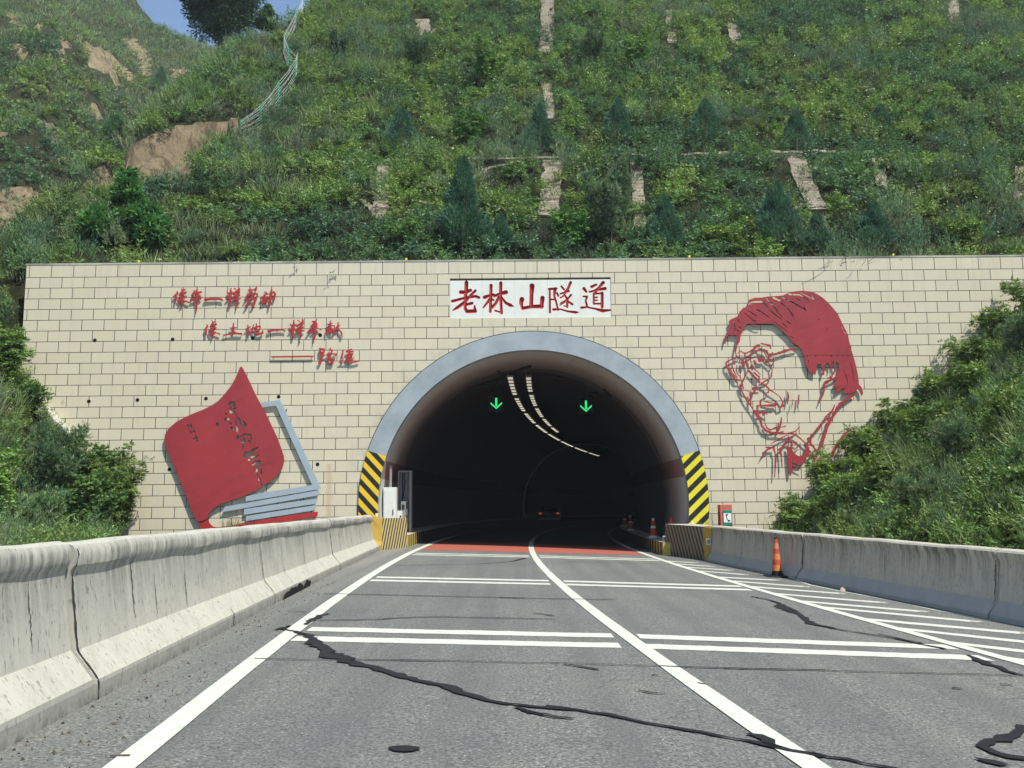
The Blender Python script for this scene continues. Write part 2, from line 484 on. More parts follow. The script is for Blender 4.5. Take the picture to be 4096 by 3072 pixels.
M['blk_l'] = m_stripe('block_stripes_yellow', lambda t, x: t.math('DIVIDE', t.math('MULTIPLY_ADD', x[2], -.45, x[1]), .205), (.06, .058, .052), (.60, .48, .2), wear=.35, dirt=(.25, .22, .16))
M['blk_r'] = m_stripe('block_stripes_worn', lambda t, x: t.math('DIVIDE', t.math('MULTIPLY_ADD', x[2], -.5, x[1]), .215), (.055, .052, .047), (.30, .24, .15), wear=.7, dirt=(.2, .18, .15))
M['kerb'] = m_stripe('kerb_stripes', lambda t, x: t.math('DIVIDE', x[1], .62), (.05, .05, .05), (.55, .42, .1), wear=.45, dirt=(.2, .18, .15), depth_shade=True)

# ------------------------------------------------------------------ flat cut-outs (distance field + contour)
def stroke(pts, w, jit=0.0):
    """brush stroke -> tapered capsules (x0,y0,r0,x1,y1,r1); width may vary along it"""
    ws = list(w) if isinstance(w, (list, tuple)) else [w] * len(pts)
    while len(ws) < len(pts): ws.append(ws[-1])
    pts = [tuple(p) for p in pts]
    if jit:
        np_, nw = [], []
        for i in range(len(pts) - 1):
            L = math.hypot(pts[i + 1][0] - pts[i][0], pts[i + 1][1] - pts[i][1])
            k = max(1, int(L / jit))
            for j in range(k):
                f = j / k
                np_.append((pts[i][0] + (pts[i + 1][0] - pts[i][0]) * f + (random.uniform(-.12, .12) * ws[i] if j else 0),
                            pts[i][1] + (pts[i + 1][1] - pts[i][1]) * f + (random.uniform(-.12, .12) * ws[i] if j else 0)))
                nw.append((ws[i] + (ws[i + 1] - ws[i]) * f) * random.uniform(.72, 1.25))
        np_.append(pts[-1]); nw.append(ws[-1])
        pts, ws = np_, nw
    return [(*pts[i], ws[i] / 2, *pts[i + 1], ws[i + 1] / 2) for i in range(len(pts) - 1)]

def tri(poly):
    return [('poly', [tuple(p) for p in poly])]

def to_wall(pieces, fr, dist=WALL):
    """photo measurements -> metres on the wall plane"""
    out = []
    for q in pieces:
        if q[0] == 'poly':
            out.append(('poly', [on_wall(*fr(*p), dist) for p in q[1]]))
        else:
            k = abs(on_wall(*fr(q[0] + 10, q[1]), dist)[0] - on_wall(*fr(q[0], q[1]), dist)[0]) / 10
            out.append((*on_wall(*fr(q[0], q[1]), dist), q[2] * k, *on_wall(*fr(q[3], q[4]), dist), q[5] * k))
    return out

def bounds(pcs):
    xs, zs = [], []
    for q in pcs:
        if q[0] == 'poly':
            xs += [p[0] for p in q[1]]; zs += [p[1] for p in q[1]]
        else:
            r = max(q[2], q[5]); xs += [q[0] - r, q[0] + r, q[3] - r, q[3] + r]; zs += [q[1] - r, q[1] + r, q[4] - r, q[4] + r]
    return min(xs), max(xs), min(zs), max(zs)

def sdf(pcs, X, Z, xs, zs, res):
    D = np.full(X.shape, 1e3)
    for q in pcs:
        x0, x1, z0, z1 = bounds([q])
        pad = .12
        i0, i1 = np.searchsorted(xs, [x0 - pad, x1 + pad]); j0, j1 = np.searchsorted(zs, [z0 - pad, z1 + pad])
        if i1 <= i0 or j1 <= j0: continue
        x = X[j0:j1, i0:i1]; z = Z[j0:j1, i0:i1]
        if q[0] == 'poly':
            P = q[1]; d = np.full(x.shape, 1e3); ins = np.zeros(x.shape, bool)
            for i in range(len(P)):
                (ax, az), (bx, bz) = P[i], P[(i + 1) % len(P)]
                dx, dz = bx - ax, bz - az
                t = np.clip(((x - ax) * dx + (z - az) * dz) / (dx * dx + dz * dz + 1e-12), 0, 1)
                d = np.minimum(d, np.hypot(x - ax - t * dx, z - az - t * dz))
                if az != bz:
                    ins ^= ((az > z) != (bz > z)) & (x < (bx - ax) * (z - az) / (bz - az) + ax)
            d = np.where(ins, -d, d)
        else:
            ax, az, ra, bx, bz, rb = q
            dx, dz = bx - ax, bz - az
            t = np.clip(((x - ax) * dx + (z - az) * dz) / (dx * dx + dz * dz + 1e-12), 0, 1)
            d = np.hypot(x - ax - t * dx, z - az - t * dz) - (ra + (rb - ra) * t)
        D[j0:j1, i0:i1] = np.minimum(D[j0:j1, i0:i1], d)
    return D

def contour(pos, neg, res, merge=True):
    """-> vertices (x,z,depth), faces, rim edges of the shape pos minus neg"""
    x0, x1, z0, z1 = bounds(pos)
    xs = np.arange(x0 - 2 * res, x1 + 2 * res, res); zs = np.arange(z0 - 2 * res, z1 + 2 * res, res)
    X, Z = np.meshgrid(xs, zs)
    D = sdf(pos, X, Z, xs, zs, res)
    if neg: D = np.maximum(D, -sdf(neg, X, Z, xs, zs, res))
    D = np.where(np.abs(D) < 1e-6, 1e-6, D)
    IN = D < 0
    V, vid, F, E_ = [], {}, [], []
    def node(j, i):
        k = (j, i)
        if k not in vid: vid[k] = len(V); V.append((xs[i], zs[j], -D[j, i]))
        return vid[k]
    def cut(j0, i0, j1, i1):
        k = (j0, i0, j1, i1) if (j0, i0) < (j1, i1) else (j1, i1, j0, i0)
        if k not in vid:
            a, b = D[k[0], k[1]], D[k[2], k[3]]; t = min(.98, max(.02, a / (a - b)))
            vid[k] = len(V); V.append((xs[k[1]] + (xs[k[3]] - xs[k[1]]) * t, zs[k[0]] + (zs[k[2]] - zs[k[0]]) * t, 0.0))
        return vid[k]
    nj, ni = D.shape
    for j in range(nj - 1):
        row = IN[j, :-1].astype(int) + IN[j, 1:] + IN[j + 1, :-1] + IN[j + 1, 1:]
        idx = np.nonzero(row)[0]
        run = None
        for i in list(idx) + [None]:
            full = i is not None and row[i] == 4
            if run is not None and (not full or i != run[1] + 1 or not merge):
                F.append((node(j, run[0]), node(j, run[1] + 1), node(j + 1, run[1] + 1), node(j + 1, run[0]))); run = None
            if i is None: break
            if full:
                run = (run[0], i) if run else (i, i)
                continue
            c = [(j, i), (j, i + 1), (j + 1, i + 1), (j + 1, i)]
            ins = [bool(IN[q]) for q in c]
            if sum(ins) == 2 and ins[0] == ins[2]:
                for k in range(4):
                    if ins[k]:
                        p, n_ = c[k - 1], c[(k + 1) % 4]
                        a, b = cut(*p, *c[k]), cut(*c[k], *n_)
                        F.append((a, node(*c[k]), b)); E_.append((b, a))
                continue
            poly = []; rim = []
            for k in range(4):
                n_ = (k + 1) % 4
                if ins[k]: poly.append(node(*c[k]))
                if ins[k] != ins[n_]:
                    v_ = cut(*c[k], *c[n_]); poly.append(v_); rim.append((v_, ins[k]))
            F.append(tuple(poly))
            if len(rim) == 2:
                a, b = (rim[0][0], rim[1][0]) if rim[0][1] else (rim[1][0], rim[0][0])
                E_.append((a, b))
    return V, F, E_

def cutout(name, pos, neg, y_front, thick, m, parent=None, res=.02):
    """flat plate in the wall plane (x,z), front face at y_front, back at y_front+thick"""
    v, f, rim = contour(pos, neg, res)
    n = len(v)
    V = [(p[0], y_front, p[1]) for p in v] + [(p[0], y_front + thick, p[1]) for p in v]
    F = list(f) + [tuple(i + n for i in reversed(q)) for q in f]
    F += [(b, a, a + n, b + n) for (a, b) in rim]
    return obj(name, V, F, m, parent)

# ================================================================== SETTING
# ground far below everything, reaching the horizon
g = obj('ground', [(-1500, -1500, -4), (1500, -1500, -4), (1500, 1500, -4), (-1500, 1500, -4)], [(0, 1, 2, 3)], M['soil'])
tag(g, kind='structure')

def path_x(y):
    return 0.62 + 0.0024 * max(0.0, y - 31.0) ** 2

def sheet(name, pts, lift, m, parent=None):
    """polygon on the road plane, tessellated"""
    t = tessellate_polygon([[Vector((p[0], p[1], 0)) for p in pts]])
    V = [(p[0], p[1], road_z(p[0], p[1]) + lift) for p in pts]
    F = []
    for q in t:
        a, b, c = (pts[i] for i in q)
        F.append(q if (b[0] - a[0]) * (c[1] - a[1]) - (b[1] - a[1]) * (c[0] - a[0]) > 0 else q[::-1])
    return obj(name, V, F, m, parent)

ys = [-25 + 5 * i for i in range(34)]
V, F = [], []
for y in ys:
    xl, xr = (-9, 12) if y < 31 else (path_x(y) - 6.2, path_x(y) + 6.2)
    V += [(xl, y, road_z(xl, y)), (xr, y, road_z(xr, y))]
for i in range(len(ys) - 1):
    F.append((2 * i, 2 * i + 1, 2 * i + 3, 2 * i + 2))
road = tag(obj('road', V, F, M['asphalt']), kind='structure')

def ribbon(name, pts, w, lift, m, parent=road, jit=0.0):
    ws = list(w) if isinstance(w, (list, tuple)) else [w] * len(pts)
    P = [Vector((p[0], p[1])) for p in pts]
    V, F = [], []
    for i, p in enumerate(P):
        t = (P[min(i + 1, len(P) - 1)] - P[max(i - 1, 0)]).normalized()
        n = Vector((-t.y, t.x))
        for s in (1, -1):
            q = p + n * s * ws[i] / 2 * (1 + random.uniform(-jit, jit))
            V.append((q.x, q.y, road_z(q.x, q.y) + lift))
    for i in range(len(P) - 1):
        F.append((2 * i, 2 * i + 1, 2 * i + 3, 2 * i + 2))
    o = obj(name, V, F, m, parent)
    return o

kA, kB, kC = frame(1100, 2100, 2.212), frame(2000, 2100, 2.212), frame(3000, 2200, 2.018)
kD, kE, kF = frame(1100, 2472, 1.8433), frame(2096, 2472, 1.8433), frame(2896, 2472, 1.8433)
kL = frame(0, 2100, 1.8433)

def smooth_line(ctrl, y0, y1, step):
    c = sorted(ctrl, key=lambda p: p[1])
    yy = np.array([p[1] for p in c]); xx = np.array([p[0] for p in c])
    co = np.polyfit(yy, xx, 3)
    return [(float(np.polyval(co, y)), y) for y in np.arange(y0, y1 + .01, step)]

def lane(near, off, y_end):
    pts = [on_road(*q) for q in near]
    tail = [(path_x(y) + off, y) for y in np.arange(34, 46, 2.0)]
    base = smooth_line([(p.x, p.y) for p in pts] + tail, min(p.y for p in pts), 34, 1.0)
    p0, p1 = base[0], base[2]
    sl_ = (p1[0] - p0[0]) / (p1[1] - p0[1])
    head = [(p0[0] + sl_ * (y - p0[1]), y) for y in (-20, -10, 0)]
    b = base[-1][0] - (path_x(34) + off)
    rest = [(path_x(y) + off + b * max(0, 1 - (y - 34) / 20), y) for y in np.arange(35.5, y_end, 1.5)]
    return head + base + rest

LL = lane([kL(1260, 1475), kL(1650, 1180), kA(85, 1040), kA(202, 890), kA(597, 614), kA(830, 460), kA(1132, 282), kA(1335, 178)], -3.55, 120)
LC = lane([kE(2111, 1098), kE(1765, 830), kE(1075, 365), kB(1085, 955), kB(690, 655), kB(500, 495), kB(310, 288), kB(278, 237), kB(276, 185)], 0.0, 120)
LR = lane([kC(2212, 920), kC(1750, 792), kC(1200, 637), kC(465, 440), kC(15, 300), kB(2206, 562), kB(1825, 437), kB(1440, 300), kB(1207, 232)], 3.55, 120)
for L_ in (LL, LC, LR):
    ribbon('lane_line', L_, .178, .008, M['paint'], jit=.05)

def xat(L_, y):
    for a, b in zip(L_[:-1], L_[1:]):
        if a[1] <= y <= b[1]:
            return a[0] + (b[0] - a[0]) * (y - a[1]) / (b[1] - a[1])
    return L_[0][0]

# red anti-skid strip at the tunnel mouth
strip = [(xat(LL, y) + .12, y) for y in (29.7, 33, 37, 40)] + [(xat(LR, y) - .12, y) for y in (40, 37, 33, 30.1)]
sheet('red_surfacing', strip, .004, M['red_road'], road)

# pairs of slow-down bars across each lane
def bar(a, b, skew=0.0):
    """a,b: far-edge ends on the road plane; bars are .45 deep"""
    d = .35
    a, b = Vector(a), Vector(b)
    N = 26
    f, n_ = [], []
    for i in range(N + 1):
        p = a.lerp(b, i / N)
        j = random.uniform(-.018, .018)
        f.append((p.x, p.y + j)); n_.append((p.x + skew * 0, p.y - d + random.uniform(-.012, .012)))
    V, F = [], []
    for p, q in zip(f, n_):
        V += [(p[0], p[1], road_z(*p) + .004), (q[0], q[1], road_z(*q) + .004)]
    for i in range(N):
        F.append((2 * i + 1, 2 * i + 3, 2 * i + 2, 2 * i))
    return obj('slow_down_bar', V, F, M['paint'], road)
for yb, yl, yc, yr in ((0, 11.33, 11.46, 11.26), (1, 18.96, 19.19, 19.10), (2, 27.87, 28.2, 28.08), (3, 4.1, 4.2, 4.1)):
    for k in (.03, .80):
        a = Vector((xat(LL, yl) + .16, yl - k)); c0 = Vector((xat(LC, yc) - .15, yc - k)); c1 = Vector((xat(LC, yc) + .15, yc - k)); b = Vector((xat(LR, yr) - .12, yr - k))
        bar(a, c0); bar(c1, b)

# hatching on the right hand margin
HB = [(1520, 320, 1770, 335), (1600, 345, 1915, 367), (1700, 375, 2080, 402), (1805, 408, 2212, 440)]
HC = [(-35, 206, 62, 199 + 8), (-30, 228, 255, 243), (-10, 258, 500, 298), (0, 292, 790, 352), (160, 345, 1125, 425), (370, 405, 1460, 497), (600, 458, 1885, 578), (860, 545, 2290, 672), (1190, 625, 2560, 770), (1600, 737, 2900, 890), (2120, 870, 3300, 1040)]
hl = [(on_road(*kB(a, b)), on_road(*kB(c, d))) for a, b, c, d in HB] + [(on_road(*kC(a, b)), on_road(*kC(c, d))) for a, b, c, d in HC[1:]]
for a, b in hl:
    x0 = xat(LR, a.y) + .1
    d = (b - a); d /= max(abs(d.x), .01)
    a2 = Vector((x0, a.y + d.y * (x0 - a.x)))
    n = Vector((0, -.33))
    pts = []
    N = 14
    for i in range(N + 1):
        p = a2.lerp(b, i / N); pts.append((p.x, p.y + random.uniform(-.012, .012)))
    low = []
    for i in range(N + 1):
        p = a2.lerp(b, 1 - i / N) + n; low.append((max(p.x, xat(LR, p.y) + .1), p.y + random.uniform(-.012, .012)))
    low[0] = (low[0][0] - .25, low[0][1] + .2)
    V = [(p[0], p[1], road_z(*p) + .004) for p in pts + low[::-1]]
    K = len(pts)
    obj('hatch_line', V, [(K + i, K + i + 1, i + 1, i) for i in range(K - 1)], M['paint'], road)
# thin worn edge paint along the right barrier
eb = [on_road(*kC(x, y)) for x, y in ((370, 240), (500, 285), (750, 335), (1000, 380), (1250, 432), (1500, 485), (1800, 540), (2100, 592), (2300, 630))]
ribbon('edge_line', [(p.x - .02, p.y) for p in eb], [.05, .07, .05, .06, .04, .06, .05, .06, .05], .004, M['paint'], jit=.5)

# bitumen crack seals traced on the road plane
def crack(fr, pts, w, jit=.5):
    P = [on_road(*fr(*p)) for p in pts]
    ws = [a * 1.6 if a < .04 else a * .8 for a in (w if isinstance(w, list) else [w] * len(P))]
    pts2, w2 = [], []
    for i in range(len(P) - 1):
        L_ = (P[i + 1] - P[i]).length
        k = max(1, int(L_ / .09))
        for j in range(k):
            f = j / k
            p = P[i].lerp(P[i + 1], f)
            o = .25 * (ws[i] + .01)
            pts2.append((p.x + random.uniform(-o, o), p.y + random.uniform(-o, o))); w2.append(ws[i] + (ws[i + 1] - ws[i]) * f)
    pts2.append((P[-1].x, P[-1].y)); w2.append(ws[-1])
    ribbon('crack_seal', pts2, w2, .0125, M['tar'], jit=jit)
crack(kD, [(10, 95), (110, 62), (60, 88), (150, 105), (250, 135), (300, 190), (390, 250), (420, 285), (560, 335), (760, 385), (1010, 455), (1290, 520), (1440, 580), (1620, 625), (1900, 660), (2212, 685)], [.03, .07, .06, .09, .1, .17, .2, .24, .17, .13, .15, .14, .12, .09, .08, .07])
crack(kE, [(170, 655), (420, 690), (700, 735), (900, 785), (1100, 820), (1400, 870), (1640, 915), (1800, 950), (1960, 985), (2212, 1035)], [.07, .07, .08, .07, .06, .06, .06, .09, .06, .09])
crack(kE, [(1650, 865), (1740, 880), (1830, 940), (1860, 965)], [.05, .09, .1, .06])
crack(kF, [(640, 1010), (900, 1055), (1160, 1106), (1400, 1150)], [.06, .07, .05, .03])
crack(kD, [(1780, 665), (1900, 705), (2080, 735), (2212, 750)], [.03, .025, .02, .015])
crack(kE, [(0, 688), (150, 730), (355, 750)], [.03, .02, .012])
crack(kA, [(270, 890), (340, 840), (400, 805), (480, 790)], [.06, .13, .11, .03])
crack(kD, [(-150, 306), (200, 313), (560, 314), (980, 317), (1300, 323), (2100, 340)], [.012, .015, .012, .03, .016, .014], .2)
crack(kE, [(200, 337), (500, 345), (1000, 360), (1130, 365), (1500, 375), (1900, 387), (2212, 390)], [.014, .014, .014, .025, .02, .022, .02], .2)
crack(kF, [(0, 378), (600, 388), (1200, 407), (1700, 418), (2140, 430), (2300, 440)], [.022, .018, .016, .016, .016, .012], .2)
crack(kC, [(0, 378), (150, 405), (230, 430), (280, 480), (400, 525), (500, 600), (700, 645), (950, 685), (1200, 725), (1400, 770), (1580, 805)], [.1, .05, .1, .3, .1, .16, .06, .06, .07, .07, .03])
crack(kC, [(1030, 680), (1250, 730), (1400, 765)], [.04, .07, .05])
crack(kF, [(1800, 278), (1900, 325), (1960, 350), (2060, 385), (2212, 430)], [.05, .13, .13, .1, .06])
crack(kF, [(2212, 800), (2190, 850), (2080, 890), (1900, 950), (2000, 1000), (2130, 1040), (2260, 1050)], [.1, .08, .12, .1, .12, .14, .1])
crack(kF, [(1860, 1045), (1960, 1065), (2060, 1100)], [.04, .1, .1])
crack(kA, [(430, 612), (1100, 626), (1700, 640), (2212, 650)], [.03, .035, .03, .03], .2)
crack(kB, [(0, 648), (500, 657), (900, 664), (1030, 658)], [.03, .03, .03, .015], .2)
crack(kA, [(390, 850), (900, 842), (1100, 826), (1450, 818), (2212, 833)], [.02, .03, .03, .025, .025], .2)
crack(kB, [(0, 828), (250, 835), (495, 838)], [.025, .025, .015], .2)
crack(kA, [(1040, 362), (1500, 352), (1800, 347), (2100, 325), (2212, 295)], [.03, .045, .05, .06, .12], .2)
crack(kB, [(600, 325), (1100, 340), (1500, 350)], [.03, .03, .02], .2)
crack(kE, [(300, 345), (420, 365), (550, 388)], [.03, .05, .02])
crack(kE, [(840, 540), (930, 556), (1040, 568)], [.015, .02, .012])
crack(kE, [(950, 427), (995, 428)], [.02, .02])
crack(kE, [(1285, 488), (1360, 500)], [.015, .02])
crack(kB, [(300, 785), (480, 808)], [.03, .03])
crack(kA, [(110, 768), (280, 777)], [.015, .02], .2)
crack(kF, [(1680, 520), (1760, 530)], [.03, .02])
crack(kF, [(2040, 495), (2130, 503)], [.025, .015])
P = on_road(*kD(952, 975))
sheet('tar_patch', [(P.x + .095 * cos(a) * (1 + .1 * sin(3 * a)), P.y + .07 * sin(a)) for a in np.arange(0, 2 * pi, .35)], .0125, M['tar'], road)

# ================================================================== TUNNEL
AX, AZ, RI, RO = .72 * WALL / 33.2, CAMZ + .28 * WALL / 33.2, 5.48 * WALL / 33.2, 6.13 * WALL / 33.2
def section(y):
    """frame of the bore at station y"""
    px = path_x(y) + (AX - .62)
    sl_ = 0.0048 * max(0, y - 31)
    L_ = math.hypot(1, sl_)
    lat = Vector((1 / L_, -sl_ / L_, 0))
    c = Vector((px, y, road_z(px, y) + AZ - road_z(AX, 31)))
    return c, lat
def bore(name, r_in, r_out, y0, y1, step, a0, a1, m, parent=None, na=56):
    V, F = [], []
    st = list(np.arange(y0, y1 + .001, step))
    for y in st:
        c, lat = section(y)
        for r in (r_in, r_out):
            for i in range(na + 1):
                a = a0 + (a1 - a0) * i / na
                V.append(c + lat * r * cos(a) + Vector((0, 0, r * sin(a))))
    K = na + 1
    for j in range(len(st) - 1):
        b, d = j * 2 * K, (j + 1) * 2 * K
        for i in range(na):
            F.append((b + i, d + i, d + i + 1, b + i + 1))
            F.append((b + K + i, b + K + i + 1, d + K + i + 1, d + K + i))
        F.append((b, b + K, d + K, d)); F.append((b + na, d + na, d + K + na, b + K + na))
    for b in (0, (len(st) - 1) * 2 * K):
        for i in range(na):
            q = (b + i, b + i + 1, b + K + i + 1, b + K + i)
            F.append(q if b == 0 else q[::-1])
    return obj(name, V, F, m, parent, smooth=False)
A0, A1 = radians(-24), radians(204)
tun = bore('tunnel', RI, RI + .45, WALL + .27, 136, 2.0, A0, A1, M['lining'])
for p in tun.data.polygons: p.use_smooth = True
tag(tun, 'curving concrete tunnel bore behind the grey arch', 'tunnel')
c, lat = section(136)
end = MB(); end.box(c.x - 7, c.x + 7, 136.3, 136.6, -1, 9); end.build('end_wall', M['lining'], tun)
# pale reflective ring deeper in the bore
bore('reflective_ring', RI - .09, RI - .005, 77.0, 77.3, .3, radians(-14), radians(194), M['ring'], tun)
bore('lining_joint', RI - .012, RI - .003, 35.2, 35.26, .06, radians(15), radians(160), M['dark'], tun)
def on_lining(y, deg, off=.05):
    c, lat = section(y)
    a = radians(deg)
    return c + lat * (RI - off) * cos(a) + Vector((0, 0, (RI - off) * sin(a)))
for pts in (((34.4, 104), (35.4, 103), (36.0, 99), (36.4, 96)), ((34.2, 90), (34.8, 94), (35.6, 97), (36.3, 100)), ((36.2, 100), (36.6, 105), (36.4, 112), (36.0, 118)), ((36.1, 84), (36.4, 77), (36.6, 70), (37.0, 64)), ((35.0, 57), (35.4, 53)), ((37.5, 62), (37.0, 59), (37.2, 56))):
    mb = MB(); mb.tube([on_lining(y, d_) for y, d_ in pts], [.05, .07, .06, .03][:len(pts)], 6); mb.build('cable', M['dark'], tun)
# kerbed walkways inside
for s, y0 in ((-1, 31.0), (1, 30.4)):
    V, F, mi = [], [], []
    st = list(np.arange(y0, 130, 1.0))
    for y in st:
        c, lat = section(y)
        for off, h in ((4.12, -.05), (4.12, .40), (5.3, .40)):
            p = c + lat * s * off
            zz = road_z(p.x, p.y) + h
            V.append((p.x, p.y, zz))
    for j in range(len(st) - 1):
        b, d = 3 * j, 3 * (j + 1)
        q = [(b, d, d + 1, b + 1), (b + 1, d + 1, d + 2, b + 2)]
        if s < 0: q = [x[::-1] for x in q]
        F += q; mi += [0, 1]
    n0 = len(V)
    p = V[0]; q = V[2]
    V += [(q[0], q[1], p[2])]
    F.append((0, 1, 2, n0) if s < 0 else (0, n0, 2, 1)); mi.append(0)
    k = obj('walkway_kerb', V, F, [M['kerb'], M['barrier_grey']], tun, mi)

# the portal wall: one slab with the arch cut out of it
pw = empty('portal_wall', (0, 0, 0))
tag(pw, 'cream tiled tunnel portal wall with grey arch and hazard panels', 'wall')
XL, XR, ZB = -17.62 * WALL / 33.2, 24.0, -2.2
# plaque recess
qx0, qz1 = on_wall(1800, 1114); qx1, qz0 = on_wall(2446, 1268)
def slab(y0, y1):
    """solid wall slab with the arch opening and the plaque pocket left out"""
    V, F = [], []
    rm = RI + .0
    xsx = sorted(set([XL, XR, qx0, qx1, AX - rm, AX + rm] + list(np.linspace(XL, XR, 30)) + [AX + rm * cos(a) for a in np.linspace(0, pi, 73)]))
    def low(x):
        d = rm * rm - (x - AX) ** 2
        return AZ + math.sqrt(d) if d > 0 else ZB
    def quad(xa, xb, za0, zb0, za1, zb1):
        b = len(V)
        V.extend([(xa, y, z) for y in (y0, y1) for z in (za0, za1)] + [(xb, y, z) for y in (y0, y1) for z in (zb0, zb1)])
        F.extend([(b, b + 4, b + 5, b + 1), (b + 2, b + 3, b + 7, b + 6), (b + 1, b + 5, b + 7, b + 3), (b, b + 2, b + 6, b + 4)])
    for xa, xb in zip(xsx[:-1], xsx[1:]):
        if xb - xa < 1e-5: continue
        ins = abs((xa + xb) / 2 - AX) < rm
        la, lb = (low(xa) if abs(xa - AX) < rm - 1e-6 else AZ, low(xb) if abs(xb - AX) < rm - 1e-6 else AZ) if ins else (ZB, ZB)
        if qx0 - 1e-6 <= xa and xb <= qx1 + 1e-6:
            quad(xa, xb, la, lb, qz0, qz0); quad(xa, xb, qz1, qz1, WALL_TOP, WALL_TOP)
        else:
            quad(xa, xb, la, lb, WALL_TOP, WALL_TOP)
    b = len(V)
    V.extend([(XL, y0, ZB), (XL, y1, ZB), (XL, y1, WALL_TOP), (XL, y0, WALL_TOP)]); F.append((b, b + 3, b + 2, b + 1))
    return V, F
V, F = slab(WALL, WALL + .26)
body = obj('tiled_face', V, F, M['tile'], pw)
mb = MB(); mb.box(XL - .03, XR, WALL - .012, WALL + .9, WALL_TOP, WALL_TOP + .06)
mb.build('coping', M['barrier'], pw)
def ring(name, r0, r1, a0, a1, yf, th, m, n=60):
    V, F = [], []
    for i in range(n + 1):
        a = a0 + (a1 - a0) * i / n
        for r in (r0, r1):
            for y in (yf, yf + th):
                V.append((AX + r * cos(a), y, AZ + r * sin(a)))
    for i in range(n):
        b, d = 4 * i, 4 * i + 4
        F += [(b, d, d + 2, b + 2), (b + 1, b + 3, d + 3, d + 1), (b, b + 1, d + 1, d), (b + 2, d + 2, d + 3, b + 3)]
    F += [(0, 2, 3, 1), (4 * n, 4 * n + 1, 4 * n + 3, 4 * n + 2)]
    return obj(name, V, F, m, pw)
ring('arch_ring', RI - .02, RO, radians(-22), radians(202), WALL - .06, .34, M['arch'], 90)
ring('arch_edge_line', RO + .002, RO + .03, radians(-22), radians(202), WALL - .02, .03, M['dark'], 90)
ring('hazard_panel', RI - .03, RO + .012, radians(162.0), radians(202), WALL - .085, .022, M['haz_l'], 24)
ring('hazard_panel', RI - .03, RO + .012, radians(-22), radians(17.0), WALL - .085, .022, M['haz_r'], 24)
# open drain holes
for (x, y) in ((205, 735), (373, 733), (192, 867), (297, 864), (445, 861), (602, 857), (366, 1014), (686, 1003), (546, 730), (692, 724)):
    wx, wz = on_wall(x * 1.8517, y * 1.8517)
    mb = MB()
    n = 14; V = []; 
    for r, yy in ((.062, WALL - .006), (.062, WALL + .004), (.05, WALL - .006), (.05, WALL - .0025)):
        for k in range(n):
            a = 2 * pi * k / n; V.append((wx + r * cos(a), yy, wz + r * sin(a)))
    F = []; mi = []
    for k in range(n):
        k2 = (k + 1) % n
        F += [(n + k, n + k2, k2, k), (k, k2, 2 * n + k2, 2 * n + k), (2 * n + k, 2 * n + k2, 3 * n + k2, 3 * n + k)]; mi += [0, 0, 0]
    F.append(tuple(3 * n + k for k in range(n - 1, -1, -1))); mi.append(0)
    obj('drain_hole', V, F, [M['hole']], pw, mi)

